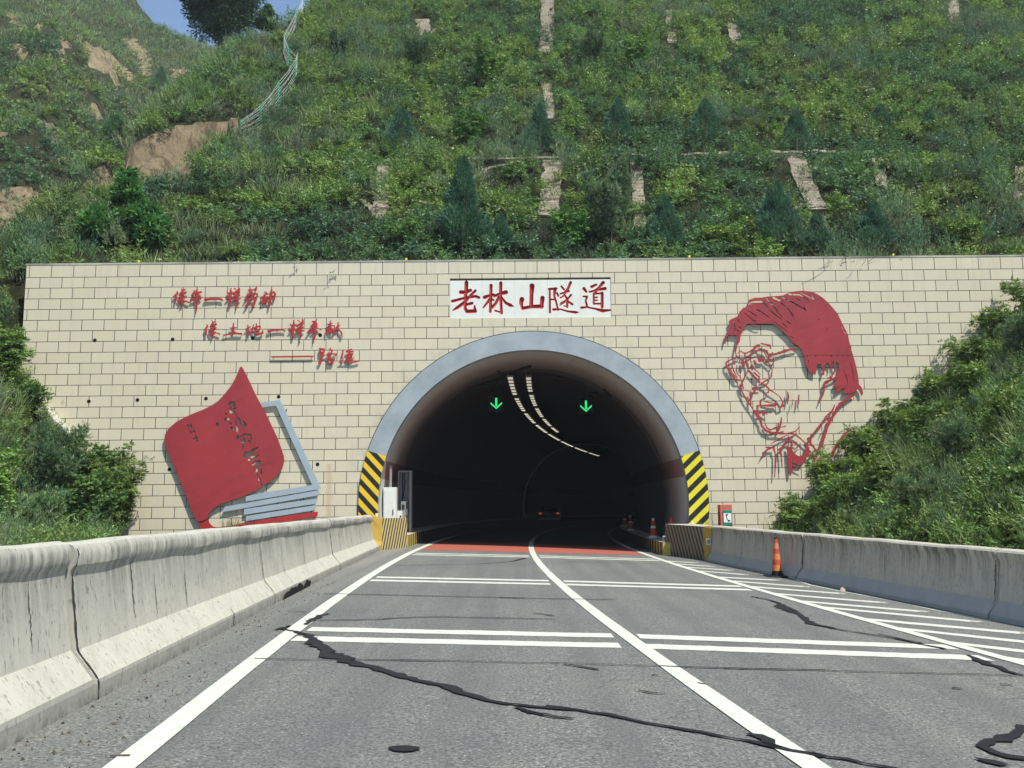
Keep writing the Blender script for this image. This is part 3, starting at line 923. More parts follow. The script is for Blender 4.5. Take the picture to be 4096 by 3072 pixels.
# ------------------------------------------------------------------ name plaque with carved characters
kK = frame(1780, 1090, 3.2529)
G5 = {
 'lao': [([(278, 130), (275, 240)], [46]), ([(205, 255), (270, 258), (330, 230)], [48, 44, 40]), ([(275, 240), (262, 340)], [40]), ([(395, 235), (330, 300), (250, 390), (160, 455), (95, 495)], [32, 34, 40, 40, 12]), ([(95, 372), (250, 332), (400, 308), (440, 325)], [36, 32, 34, 34]), ([(262, 330), (262, 470), (285, 505), (390, 502), (384, 430)], [36, 38, 46, 46, 18]), ([(265, 420), (350, 398)], [34, 38])],
 'lin': [([(598, 165), (595, 300), (588, 510)], [38, 38, 32]), ([(515, 322), (560, 305), (630, 285)], [46, 38, 30]), ([(580, 350), (500, 455)], [36, 22]), ([(600, 340), (633, 358)], [24]), ([(725, 135), (722, 300), (735, 528)], [40, 38, 34]), ([(640, 305), (720, 275), (792, 256)], [34, 38, 52]), ([(700, 320), (660, 400), (610, 455)], [36]), ([(735, 320), (790, 395), (850, 425), (893, 440)], [24, 34, 44, 12]), ([(650, 495), (735, 520)], [22])],
 'shan': [([(1132, 172), (1125, 300), (1122, 420)], [60, 46, 46]), ([(1000, 348), (990, 400), (1010, 478)], [58, 46, 22]), ([(1010, 465), (1130, 442), (1258, 440)], [40, 44, 50]), ([(1268, 330), (1256, 450)], [54, 42])],
 'sui': [([(1362, 215), (1365, 518)], [24, 28]), ([(1355, 215), (1448, 207)], [30]), ([(1430, 215), (1420, 300), (1440, 365)], [44, 26, 26]), ([(1380, 350), (1420, 350)], [22]), ([(1442, 365), (1458, 430), (1470, 488)], [24]), ([(1412, 480), (1500, 476), (1600, 505), (1700, 517), (1738, 515)], [32, 20, 24, 34, 12]), ([(1515, 180), (1548, 220)], [26]), ([(1635, 128), (1600, 210), (1560, 262)], [34, 32, 26]), ([(1502, 276), (1610, 240)], [22, 28]), ([(1570, 262), (1540, 305), (1502, 328)], [20]), ([(1458, 268), (1474, 303)], [26]), ([(1557, 292), (1592, 345), (1590, 448)], [22, 30, 28]), ([(1640, 290), (1592, 350), (1500, 398)], [26, 22, 14]), ([(1560, 382), (1495, 425)], [20, 14]), ([(1600, 372), (1655, 412)], [22, 32]), ([(1548, 432), (1592, 446)], [16])],
 'dao': [([(1808, 208), (1838, 248)], [40, 30]), ([(1800, 310), (1848, 312), (1830, 370), (1850, 440)], [22, 26, 24, 28]), ([(1772, 457), (1850, 450), (1950, 470), (2050, 497), (2155, 488)], [32, 22, 24, 44, 22]), ([(1908, 185), (1968, 156)], [36, 28]), ([(2058, 130), (2000, 200), (1960, 222)], [42, 30, 22]), ([(1882, 250), (1980, 227), (2082, 208)], [26, 24, 44]), ([(1980, 235), (1948, 268)], [22]), ([(1935, 272), (1935, 408)], [24]), ([(1935, 277), (2045, 267)], [24]), ([(2045, 267), (2045, 448)], [36]), ([(1942, 325), (1982, 321)], [20]), ([(1945, 361), (1982, 360)], [20]), ([(1942, 405), (2030, 405)], [24])],
}
pl = empty('name_plaque', ((qx0 + qx1) / 2, WALL, (qz0 + qz1) / 2))
tag(pl, 'long white plaque carved with five big red characters above the arch', 'plaque')
def at_plaque(o):
    o.matrix_parent_inverse = Matrix.Translation(pl.location).inverted(); return o
allpos, per = [], []
for k, ss in G5.items():
    pcs = []
    for pts, w in ss:
        pcs += stroke(pts, [a * 1.13 for a in w])
    per.append(to_wall(pcs, kK)); allpos += per[-1]
e = .002
# the slab with the glyphs cut right through, and a V groove carved behind each
rect = [(qx0 + e, qz0 + e), (qx1 - e, qz0 + e), (qx1 - e, qz1 - .07), (qx0 + e, qz1 - .07)]
at_plaque(cutout('plaque_slab', [('poly', rect)], allpos, WALL + .02, .14, M['plaque'], pl, .014))
for px_ in (485, 907, 1332, 1758):
    a = on_wall(*kK(px_, 85)); b = on_wall(*kK(px_, 580))
    mb = MB(); mb.box(a[0] - .006, a[0] + .006, WALL + .0165, WALL + .0195, b[1] + .03, a[1] - .03); at_plaque(mb.build('panel_joint', M['plaque_joint'], pl))
mb = MB(); mb.box(qx0 + e, qx1 - e, WALL + .165, WALL + .19, qz0 + e, qz1 - .07); at_plaque(mb.build('plaque_backing', M['plaque'], pl))
for pcs in per:
    v, f, rim = contour(pcs, [], .014, merge=False)
    at_plaque(obj('carved_character', [(p[0], WALL + .0205 + min(.13, 1.25 * p[2]), p[1]) for p in v], f, M['carve'], pl))

# ------------------------------------------------------------------ slogan characters on stand-offs
k1, k2, k3, k4 = frame(680, 1140, 5.2917), frame(890, 1140, 5.2917), frame(800, 1270, 3.848), frame(1130, 1270, 3.848)
G = 'red metal characters of the wall slogan'
CH = [
 ('xiang', 'red metal character 像 starting the top line of the slogan', k1, [([(150, 138), (162, 180), (110, 225), (78, 248)], [16, 34, 36, 26]), ([(122, 230), (122, 300), (110, 362)], [34, 36, 26]), ([(250, 72), (256, 112), (318, 100)], [12, 24, 24]), ([(270, 122), (230, 170), (200, 220), (212, 250)], [22, 28, 28, 20]), ([(240, 165), (342, 150), (320, 180), (270, 212)], [18, 24, 18, 18]), ([(262, 160), (272, 215)], 26), ([(170, 302), (260, 280), (330, 265), (355, 236)], [26, 24, 18, 6]), ([(250, 270), (270, 330), (260, 390), (215, 460)], [36, 44, 40, 8]), ([(182, 300), (212, 362)], 26), ([(290, 325), (350, 350), (402, 370)], [14, 30, 26]), ([(232, 310), (200, 392)], 18)]),
 ('niu', 'red metal character 牛 with long tapering tail in the top line', k1, [([(510, 112), (515, 150), (465, 220), (465, 250)], [14, 26, 30, 20]), ([(480, 190), (560, 172), (665, 147)], [32, 36, 28]), ([(458, 322), (560, 292), (660, 276)], [44, 46, 24]), ([(575, 22), (572, 150), (570, 350), (565, 480), (545, 620)], [8, 26, 30, 24, 4]), ([(602, 195), (645, 262)], 26)]),
 ('yi', 'red metal bar character 一 in the top line of the slogan', k1, [([(750, 272), (752, 332)], [14, 30]), ([(748, 312), (850, 298), (1000, 290), (1080, 300), (1122, 325)], [52, 44, 38, 42, 18])]),
 ('yang', 'red metal character 样 in the top line, fourth from left', k2, [([(175, 65), (175, 150), (165, 300), (155, 435)], [8, 40, 40, 40]), ([(100, 150), (122, 182), (215, 160)], [18, 28, 22]), ([(82, 302), (150, 252), (215, 262)], [28, 34, 22]), ([(150, 200), (92, 290)], 26), ([(250, 72), (282, 92)], 20), ([(345, 58), (362, 92), (300, 130), (250, 170)], [24, 32, 30, 26]), ([(240, 177), (350, 146)], 30), ([(240, 252), (360, 216)], 32), ([(232, 322), (310, 302), (385, 290)], [40, 42, 16]), ([(310, 140), (315, 300), (310, 400), (285, 540)], [26, 30, 24, 4]), ([(340, 100), (355, 150)], 28)]),
 ('lao', 'red metal character 劳, fifth in the top line of the slogan', k2, [([(548, 105), (610, 115), (720, 88)], [20, 28, 24]), ([(600, 60), (600, 180)], [12, 30]), ([(720, 48), (690, 110)], [22, 36]), ([(620, 160), (520, 240), (470, 330)], [40, 44, 28]), ([(560, 215), (700, 187), (742, 192), (733, 240), (682, 272)], [20, 26, 28, 26, 20]), ([(640, 220), (580, 310), (500, 450), (482, 478)], [30, 36, 40, 30]), ([(582, 312), (690, 302), (680, 380), (640, 460), (612, 470)], [28, 34, 36, 36, 18])]),
 ('dong', 'red metal character 动 ending the top line of the slogan', k2, [([(890, 142), (920, 165), (962, 190)], [14, 28, 26]), ([(950, 182), (890, 222), (822, 285)], [26, 26, 26]), ([(812, 290), (880, 275), (960, 250)], [26, 30, 24]), ([(960, 262), (880, 330), (832, 390)], [30, 42, 34]), ([(842, 385), (930, 350)], 28), ([(936, 312), (970, 365)], [18, 26]), ([(1042, 42), (1040, 150), (1010, 350), (982, 480)], [10, 34, 36, 26]), ([(990, 190), (1090, 152), (1115, 192), (1090, 310)], [14, 36, 38, 30]), ([(1030, 282), (1085, 305)], 20)]),
 ('xiang', 'red metal character 像 starting the second line of the slogan', k3, [([(105, 110), (116, 140), (72, 190)], [10, 22, 18]), ([(90, 190), (95, 268)], [24, 18]), ([(188, 45), (196, 75), (238, 66)], [8, 14, 14]), ([(200, 82), (160, 140)], 18), ([(180, 116), (254, 100), (222, 140)], [12, 16, 10]), ([(200, 90), (212, 160)], 18), ([(140, 200), (200, 180), (266, 158)], [16, 18, 5]), ([(192, 180), (210, 240), (182, 330)], [26, 30, 6]), ([(142, 215), (170, 270)], 18), ([(232, 228), (300, 255)], [10, 22]), ([(160, 142), (192, 170)], 14)]),
 ('tu', 'red metal character 土 in the second line of the slogan', k3, [([(515, 85), (515, 160), (508, 240)], [8, 22, 26]), ([(462, 160), (490, 168), (560, 156)], [12, 16, 14]), ([(362, 272), (450, 258), (560, 245), (638, 252)], [16, 18, 26, 24])]),
 ('di', 'red metal character 地 with a wide curved hook, second line', k3, [([(735, 115), (745, 180), (732, 280)], [10, 22, 22]), ([(702, 182), (778, 141)], [14, 12]), ([(735, 190), (764, 215), (732, 270)], 16), ([(830, 105), (802, 190), (832, 240), (900, 260), (960, 240), (968, 195)], [8, 18, 22, 28, 28, 6]), ([(868, 85), (870, 140), (868, 210)], [8, 20, 16]), ([(788, 175), (860, 150), (925, 132), (922, 180), (880, 208)], [14, 16, 18, 16, 12])]),
 ('yi', 'red metal bar character 一 in the second line of the slogan', k4, [([(-225, 185), (-216, 228)], [8, 20]), ([(-218, 209), (-120, 192), (0, 186), (45, 205)], [30, 28, 26, 10])]),
 ('yang', 'red metal character 样 in the second line, fifth from left', k4, [([(175, 35), (175, 120), (160, 230), (160, 308)], [8, 30, 30, 26]), ([(118, 105), (136, 130), (205, 115)], [14, 20, 16]), ([(106, 205), (165, 182), (215, 196)], [18, 22, 14]), ([(150, 150), (112, 200)], 18), ([(236, 46), (262, 60)], 14), ([(310, 32), (314, 65), (240, 120)], [18, 24, 18]), ([(232, 130), (320, 96)], 20), ([(232, 172), (312, 150)], 22), ([(217, 226), (333, 201)], [30, 16]), ([(280, 110), (285, 220), (275, 300), (260, 380)], [20, 24, 18, 3])]),
 ('feng', 'red metal character 奉 with a long tail in the second line', k4, [([(520, 20), (515, 100), (500, 230), (478, 405)], [8, 20, 26, 3]), ([(462, 66), (515, 60)], 20), ([(466, 110), (525, 100)], 26), ([(452, 150), (530, 131)], 22), ([(460, 150), (392, 235)], [26, 30]), ([(520, 150), (602, 194)], [10, 14]), ([(452, 220), (530, 206)], 22), ([(490, 70), (495, 200)], 34)]),
 ('xian', 'red metal character 献 ending the second line of the slogan', k4, [([(735, 50), (740, 100), (735, 130)], [10, 24, 18]), ([(686, 100), (710, 110), (765, 91)], [12, 18, 10]), ([(700, 140), (672, 200), (676, 270)], [14, 18, 12]), ([(690, 150), (740, 126), (800, 126), (800, 160)], 12), ([(712, 180), (750, 230)], 32), ([(760, 182), (722, 220)], 26), ([(745, 150), (745, 240)], 22), ([(830, 172), (782, 235)], 28), ([(855, 80), (855, 140), (842, 190)], [16, 24, 18]), ([(800, 182), (885, 121)], [16, 8]), ([(866, 182), (905, 230), (915, 290)], [12, 24, 16])]),
 ('dash', 'long thin red metal dash before the signature of the slogan', k4, [([(-165, 606), (475, 598)], 19)]),
 ('lu', 'red metal character 路 after the long dash', k4, [([(580, 482), (580, 560)], 28), ([(580, 490), (640, 486), (644, 520), (592, 550)], [24, 22, 18, 18]), ([(600, 560), (640, 541)], 16), ([(606, 560), (600, 640), (572, 708)], [24, 30, 28]), ([(562, 682), (575, 712)], 22), ([(592, 610), (650, 580)], [20, 10]), ([(735, 465), (740, 490), (722, 500), (768, 506), (740, 560), (662, 580)], [8, 18, 16, 20, 18, 10]), ([(700, 560), (710, 620), (700, 700)], 24), ([(690, 590), (760, 560), (828, 562), (820, 585), (772, 600)], [16, 18, 16, 14, 10]), ([(702, 650), (780, 650), (770, 700), (722, 708)], [22, 26, 28, 22])]),
 ('yao', 'red metal character 遥 with a long sweeping base, last of all', k4, [([(935, 500), (926, 530)], [10, 18]), ([(930, 545), (916, 600), (935, 650), (892, 685)], [14, 18, 12, 10]), ([(870, 690), (1000, 685), (1080, 690), (1178, 667)], [6, 14, 20, 18]), ([(982, 525), (1062, 490)], [16, 20]), ([(988, 530), (1088, 525)], 20), ([(1040, 530), (1002, 575)], 18), ([(1000, 580), (1080, 560)], 22), ([(990, 620), (1002, 658), (1070, 655), (1102, 615)], [22, 22, 20, 6]), ([(1030, 570), (1035, 660)], 22), ([(988, 610), (1060, 600)], 20)]),
]
for nm, lb, kk, ss in CH:
    pcs = []
    for pts, w in ss: pcs += stroke(pts, [a * 1.12 for a in w] if isinstance(w, list) else w * 1.12)
    pcs = to_wall(pcs, kk, WALL - .07)
    bx0, bx1, bz0, bz1 = bounds(pcs)
    o = cutout('wall_character', pcs, [], WALL - .09, .03, M['red_trim'], None, .012)
    tag(o, lb, 'lettering', G)
    pts = [on_wall(*kk(*ss[j][0][0]), WALL - .07) for j in (0, -1)] + [on_wall(*kk(*ss[-1][0][-1]), WALL - .07)]
    if nm in ('dash', 'yi'): pts = [(bx0 + .08 + k * (bx1 - bx0 - .16) / 2, (bz0 + bz1) / 2) for k in range(3)]
    for p in pts:
        mb = MB(); mb.tube([(p[0], WALL - .061, p[1]), (p[0], WALL - .001, p[1])], .012)
        mb.build('standoff', M['dark'], o)

# ------------------------------------------------------------------ open book sculpture
kb, kh = frame(620, 1440, 2.37), frame(720, 1580, 2.5056)
YB = WALL - .12
bk = empty('book_sculpture', (-9.5, YB, 1.5))
tag(bk, 'big red and grey metal open book sculpture fixed low on the tiled wall', 'sculpture')
cover = [(818, 63), (828, 68), (860, 130), (900, 210), (950, 320), (1010, 430), (1070, 545), (1120, 650), (1165, 745), (1195, 830), (1222, 910), (1226, 960), (1207, 1030), (1170, 1080), (1120, 1130), (1050, 1180), (960, 1235), (860, 1285), (740, 1325), (640, 1362), (570, 1397), (522, 1440), (500, 1500), (450, 1525), (396, 1530), (360, 1450), (320, 1350), (290, 1270), (250, 1175), (205, 1060), (150, 930), (105, 830), (90, 760), (96, 710), (130, 650), (200, 590), (280, 545), (370, 505), (460, 470), (540, 430), (600, 390), (660, 325), (720, 250), (760, 180), (790, 110), (806, 70)]
hs = [([(500, 85), (522, 78), (545, 98)], 26), ([(512, 122), (505, 172)], 14), ([(560, 124), (540, 142), (515, 180)], [8, 18, 10]), ([(552, 162), (575, 225)], 9), ([(498, 276), (516, 290)], 10), ([(563, 240), (569, 330)], [8, 12]), ([(592, 236), (606, 290), (632, 312), (658, 300), (640, 262)], [18, 20, 18, 18, 6]), ([(520, 330), (540, 350)], 18), ([(572, 342), (572, 358)], 16), ([(463, 190), (464, 191)], 14), ([(463, 247), (464, 248)], 30), ([(376, 294), (377, 295)], 28), ([(490, 240), (491, 241)], 15), ([(583, 424), (584, 425)], 30), ([(602, 425), (655, 392), (712, 404), (714, 440)], [12, 14, 14, 14]), ([(642, 432), (650, 478)], 16), ([(692, 458), (706, 470)], 18), ([(616, 445), (636, 530)], [10, 14]), ([(658, 580), (702, 590), (740, 545), (785, 527)], [22, 18, 22, 10]), ([(652, 608), (690, 602)], 24), ([(692, 602), (735, 632), (788, 602)], [12, 18, 10]), ([(736, 582), (735, 604)], 16), ([(692, 650), (693, 651)], 18), ([(742, 688), (762, 672), (798, 664), (800, 690), (772, 702)], 18), ([(722, 701), (830, 697)], 7), ([(780, 712), (766, 780)], 14), ([(810, 745), (820, 790)], 14), ([(752, 772), (775, 793)], 14), ([(797, 848), (798, 849)], 24), ([(780, 800), (820, 900)], 5), ([(822, 903), (823, 904)], 20), ([(575, 360), (600, 430)], 4),
      ([(82, 296), (88, 330)], 9), ([(110, 290), (118, 328)], 10), ([(72, 306), (128, 316)], 7), ([(100, 350), (112, 385)], 8), ([(140, 345), (150, 380)], 12), ([(102, 372), (158, 362)], 7), ([(140, 440), (184, 426)], 11), ([(160, 412), (175, 460)], 12)]
neg = []
for pts, w in hs: neg += stroke(pts, [a * 1.3 for a in w] if isinstance(w, list) else w * 1.3)
def at_book(o):
    o.matrix_parent_inverse = Matrix.Translation(bk.location).inverted(); return o
at_book(cutout('front_cover', to_wall(tri(cover), kb, YB), to_wall(neg, kh, YB), YB - .02, .02, M['red'], bk))
back = [(412, 1543), (500, 1508), (515, 1545), (545, 1578), (600, 1586), (700, 1572), (900, 1532), (1100, 1502), (1300, 1470), (1542, 1436), (1538, 1482), (1400, 1507), (1200, 1540), (1000, 1562), (800, 1585), (600, 1602), (432, 1600)]
at_book(cutout('back_cover', to_wall(tri(back), kb, YB), [], YB + .012, .025, M['red_trim'], bk))
for nm, q in (('page_frame', [(1000, 403), (1188, 378), (1574, 1221), (1000, 1320), (860, 1342), (858, 1292), (1000, 1262), (1490, 1185), (1145, 430), (1018, 445)]),
              ('page_edge', [(660, 1390), (1556, 1234), (1550, 1282), (632, 1443)]), ('page_edge', [(845, 1412), (1536, 1312), (1528, 1362), (838, 1468)]), ('page_edge', [(862, 1480), (1526, 1375), (1512, 1424), (860, 1528)])):
    at_book(cutout(nm, to_wall(tri(q), kb, YB), [], YB + (.006 if nm == 'page_frame' else .010), .03, M['steel_blue'], bk))
for (x, y) in ((800, 150), (250, 640), (1130, 900), (420, 1400), (1240, 470), (1500, 1150), (1400, 1320), (900, 1500), (700, 700), (600, 1150)):
    mb = MB(); p = on_wall(*kb(x, y), YB); mb.tube([(p[0], YB + .045, p[1]), (p[0], WALL - .001, p[1])], .02)
    at_book(mb.build('standoff', M['dark'], bk))

# ------------------------------------------------------------------ cut-out portrait
c5, pm, pb = frame(2860, 1140, 2.0742), frame(2880, 1360, 3.528), frame(2930, 1540, 2.309)
YP = WALL - .085
hair = [(75, 490), (78, 450), (90, 405), (115, 365), (125, 340), (112, 310), (122, 290), (185, 262), (205, 220), (235, 188), (268, 188), (262, 160), (285, 122), (330, 107), (390, 105), (430, 97), (500, 93), (560, 88), (600, 70), (650, 55), (720, 48), (790, 55), (850, 78), (895, 108), (940, 150), (985, 200), (1020, 245), (1045, 300), (1075, 360), (1100, 405), (1110, 460), (1125, 520), (1142, 580), (1155, 620), (1170, 680), (1182, 740), (1192, 800), (1190, 822), (1215, 850), (1228, 895), (1215, 925), (1205, 895), (1185, 862), (1145, 893), (1110, 903), (1060, 898), (1068, 868), (1090, 850), (1050, 862), (1015, 893), (995, 893), (1005, 855), (985, 835), (1000, 800), (1015, 775), (1000, 745), (1025, 715), (1028, 650), (1010, 640), (990, 655), (985, 625), (960, 660), (945, 640), (925, 650), (900, 670), (880, 655), (845, 660), (838, 690), (835, 745), (800, 735), (775, 715), (760, 680), (745, 640), (740, 595), (720, 545), (690, 505), (650, 480), (615, 440), (590, 410), (560, 385), (530, 355), (500, 330), (450, 320), (380, 322), (300, 318), (265, 325), (240, 350), (230, 385), (212, 420), (205, 470), (185, 500), (175, 555), (168, 550), (172, 500), (180, 450), (185, 420), (110, 415), (95, 450), (85, 490)]
hn = [([(420, 105), (455, 150), (500, 205), (560, 270)], [3, 6, 5, 3]), ([(700, 62), (760, 90), (830, 130)], [3, 6, 3]), ([(600, 130), (690, 175), (720, 200)], [3, 6, 3]), ([(240, 230), (300, 280), (330, 310)], [3, 6, 4]), ([(150, 300), (165, 345), (160, 385)], [3, 6, 4]), ([(480, 300), (540, 345), (600, 385)], [3, 5, 3]), ([(1060, 700), (1090, 760), (1100, 830)], [3, 4, 3]), ([(1120, 640), (1140, 720), (1150, 800)], [3, 4, 3]), ([(285, 158), (325, 143), (380, 143), (420, 165), (445, 190)], [16, 14, 16, 12, 4]), ([(560, 105), (650, 150), (745, 205)], [5, 9, 7]), ([(548, 150), (600, 195), (655, 260)], [8, 8, 4]), ([(615, 78), (700, 82), (770, 125)], [10, 8, 7]), ([(455, 210), (500, 250), (555, 287)], [7, 8, 4]), ([(275, 215), (345, 258)], [8, 5]), ([(460, 150), (520, 215)], [8, 4]), ([(485, 107), (530, 128), (570, 135)], [12, 10, 4]), ([(350, 205), (400, 235), (450, 272)], [8, 7, 4]), ([(590, 298), (622, 322)], [5, 7]), ([(665, 110), (705, 128)], [4, 6]), ([(800, 90), (825, 125)], [4, 8]), ([(620, 220), (650, 285)], [5, 3]), ([(185, 290), (205, 310)], 6), ([(300, 290), (340, 300)], 6), ([(200, 345), (215, 360)], 5), ([(560, 320), (590, 350)], 6), ([(620, 425), (650, 440)], 5), ([(170, 365), (205, 395)], 5), ([(1048, 345), (1060, 370)], 4), ([(1065, 390), (1092, 405)], 4), ([(860, 289), (861, 290)], 7), ([(928, 367), (929, 368)], 7), ([(1094, 552), (1095, 556)], 8), ([(778, 140), (779, 141)], 8), ([(735, 180), (752, 212)], 6), ([(770, 625), (775, 645)], 5)]
for x in (765, 832, 890, 925, 965, 1012, 1058, 1100): hn.append(([(x, 588), (x + 2, 589)], random.choice((6, 9, 11))))
face5 = [([(178, 480), (166, 545), (176, 590), (190, 606)], [10, 8, 9, 8]), ([(985, 655), (1000, 690), (985, 730), (960, 760), (925, 775)], [10, 12, 14, 12, 5]), ([(1003, 768), (960, 790), (920, 800), (900, 830), (905, 860), (895, 900), (880, 940), (865, 980)], [18, 16, 18, 22, 14, 16, 12, 4]), ([(945, 640), (960, 680), (950, 705)], [14, 10, 5]), ([(890, 665), (905, 700), (895, 738)], [26, 18, 20]), ([(300, 320), (345, 345), (380, 345)], [8, 6, 3])]
facem = [([(240, 238), (170, 265), (85, 318), (90, 380), (130, 440), (190, 520), (230, 570), (305, 575)], [22, 18, 22, 24, 20, 18, 20, 14]), ([(165, 345), (190, 430), (235, 520), (240, 548)], [16, 16, 14, 12]), ([(125, 375), (160, 440), (215, 525)], [10, 12, 12]), ([(215, 295), (165, 350), (170, 390)], 13), ([(222, 410), (245, 480), (285, 520), (290, 550)], [10, 14, 12, 10]), ([(320, 300), (325, 360)], 42), ([(275, 285), (280, 330)], 15), ([(370, 290), (395, 370), (395, 430), (350, 520), (312, 600), (310, 650)], [30, 22, 18, 20, 18, 20]), ([(250, 190), (290, 155), (330, 185), (370, 188), (430, 160), (490, 120), (530, 75)], [14, 14, 14, 22, 24, 24, 30]), ([(492, 102), (545, 82)], 46), ([(580, 52), (640, 64), (700, 78), (716, 122)], [20, 22, 26, 14]), ([(350, 185), (350, 225)], 20), ([(410, 222), (470, 172), (560, 152), (620, 165), (650, 222), (682, 262), (760, 295), (735, 360), (702, 350), (662, 300)], [18, 14, 14, 14, 14, 18, 20, 16, 14, 12]), ([(560, 118), (640, 142), (682, 200), (702, 240)], [14, 14, 14, 14]), ([(690, 215), (760, 206), (900, 162), (1085, 113)], [34, 28, 38, 24]), ([(682, 250), (702, 200)], 28), ([(720, 370), (736, 430), (720, 520), (660, 570), (590, 606)], [14, 14, 16, 22, 16]), ([(590, 552), (640, 545)], 11), ([(530, 240), (560, 285), (620, 270)], [26, 50, 34]), ([(480, 298), (500, 328)], 26), ([(622, 262), (682, 330)], 15), ([(410, 250), (440, 310), (460, 322)], [18, 14, 8]), ([(450, 350), (490, 412), (570, 490)], [16, 16, 12]), ([(420, 440), (470, 500), (530, 560), (560, 606)], [18, 18, 18, 16]), ([(480, 460), (520, 500), (555, 520)], 20), ([(546, 540), (546, 600)], 26), ([(580, 606), (640, 640), (690, 695), (770, 745), (830, 790), (875, 850), (890, 917)], [20, 20, 20, 14, 14, 14, 16]), ([(690, 690), (680, 740), (615, 765)], [20, 18, 12]), ([(282, 630), (300, 700), (340, 790), (390, 870), (430, 917)], [20, 20, 16, 16, 18]), ([(300, 680), (360, 715), (420, 735)], [12, 9, 8]), ([(430, 732), (430, 880), (436, 908)], [26, 20, 24]), ([(460, 760), (490, 722), (472, 682), (520, 666), (575, 666)], [30, 22, 28, 18, 18]), ([(300, 570), (320, 640), (330, 680)], 15), ([(390, 230), (420, 232)], 14), ([(250, 220), (340, 240), (420, 220)], 9)]
faceb = [([(95, 82), (130, 140), (185, 220), (225, 290), (260, 330), (265, 370), (300, 415), (350, 440), (430, 445), (500, 450), (560, 452), (600, 475), (650, 515), (690, 555)], [14, 11, 10, 14, 18, 16, 20, 20, 20, 12, 12, 12, 11, 12]), ([(285, 148), (350, 165), (402, 170)], [10, 9, 10]), ([(220, 192), (280, 190), (380, 190), (400, 178)], [10, 12, 24, 18]), ([(402, 168), (430, 215), (465, 195), (465, 150)], [10, 9, 14, 10]), ([(258, 145), (256, 190)], 15), ([(225, 195), (222, 250)], 10), ([(240, 265), (280, 250), (322, 272)], [10, 16, 8]), ([(280, 254), (285, 274)], 22), ([(210, 240), (245, 290)], 14), ([(300, 360), (320, 400), (350, 415), (400, 395), (430, 390)], [8, 11, 14, 16, 10]), ([(450, 300), (446, 350), (432, 400), (415, 430)], [10, 16, 20, 14]), ([(430, 395), (495, 378)], 9), ([(505, 62), (515, 112), (505, 175)], [6, 18, 8]), ([(558, 128), (550, 180), (540, 220)], [5, 8, 4]), ([(613, 92), (608, 150), (597, 210)], [12, 14, 5]), ([(495, 450), (580, 430), (620, 385)], [10, 10, 5]), ([(350, 545), (420, 505), (500, 465)], [6, 11, 9]), ([(500, 492), (560, 470)], 9), ([(265, 672), (290, 625), (330, 590), (380, 580)], [6, 14, 16, 14]), ([(305, 575), (385, 578)], 12), ([(380, 580), (395, 640), (395, 760), (388, 852)], [16, 14, 13, 8]), ([(436, 602), (450, 650), (452, 700), (455, 760)], [18, 14, 13, 8]), ([(415, 605), (460, 570), (490, 530), (490, 515)], [8, 16, 18, 18]), ([(490, 515), (530, 525), (590, 530)], [18, 16, 12]), ([(560, 740), (640, 785)], [12, 5]), ([(565, 602), (610, 560), (630, 540)], [8, 12, 6]), ([(690, 580), (682, 640), (700, 605)], [34, 30, 26]), ([(700, 500), (720, 540), (780, 612)], [26, 18, 12]), ([(640, 660), (720, 650), (760, 600)], [26, 24, 14]), ([(690, 550), (740, 562)], 14), ([(705, 495), (760, 430), (830, 345), (855, 300), (915, 245), (945, 180)], [18, 14, 18, 14, 18, 6]), ([(1120, 88), (1060, 125), (990, 180), (940, 260), (895, 330), (860, 430), (830, 530), (790, 610), (750, 720), (730, 780)], [30, 24, 28, 24, 30, 26, 26, 22, 12, 8]), ([(1105, 400), (1030, 465), (970, 540), (925, 620), (925, 640), (830, 675), (790, 700), (760, 740), (750, 800)], [18, 26, 24, 22, 26, 18, 30, 28, 16])]
tie = [[(535, 530), (560, 545), (545, 590), (570, 630), (610, 660), (660, 650), (690, 660), (640, 735), (600, 735), (560, 720), (530, 690)], [(500, 560), (525, 570), (530, 640), (552, 740), (540, 840), (525, 835), (515, 760), (510, 700)]]
pos = to_wall(tri(hair), c5, YP)
for ss, kk, j in ((face5, c5, 14), (facem, pm, 24), (faceb, pb, 16)):
    for pts, w in ss: pos += to_wall(stroke(pts, w, j), kk, YP)
for q in tie: pos += to_wall(tri(q), pb, YP)
neg = []
for pts, w in hn: neg += to_wall(stroke(pts, [a * 1.45 for a in w] if isinstance(w, list) else w * 1.3), c5, YP)
por = cutout('portrait', pos, neg, YP - .02, .02, M['red'])
tag(por, 'red sheet metal cut-out portrait of a man in glasses on the tiled wall', 'portrait')
for (x, y) in ((700, 200), (900, 400), (1100, 700), (300, 250), (120, 390), (620, 380), (780, 640), (1080, 870), (200, 600), (480, 560), (330, 1040), (560, 990), (440, 1215), (880, 1240), (1080, 1230)):
    mb = MB(); p = on_wall(*c5(x, y), YP); mb.tube([(p[0], YP + .001, p[1]), (p[0], WALL - .001, p[1])], .016)
    mb.build('standoff', M['dark'], por)


a_, b_ = on_wall(*c5(742, 584), YP), on_wall(*c5(1142, 581), YP)
mb = MB(); mb.box(a_[0], b_[0], YP - .0225, YP - .0205, (a_[1] + b_[1]) / 2 - .007, (a_[1] + b_[1]) / 2 + .007); mb.build('seam', M['dark'], por)

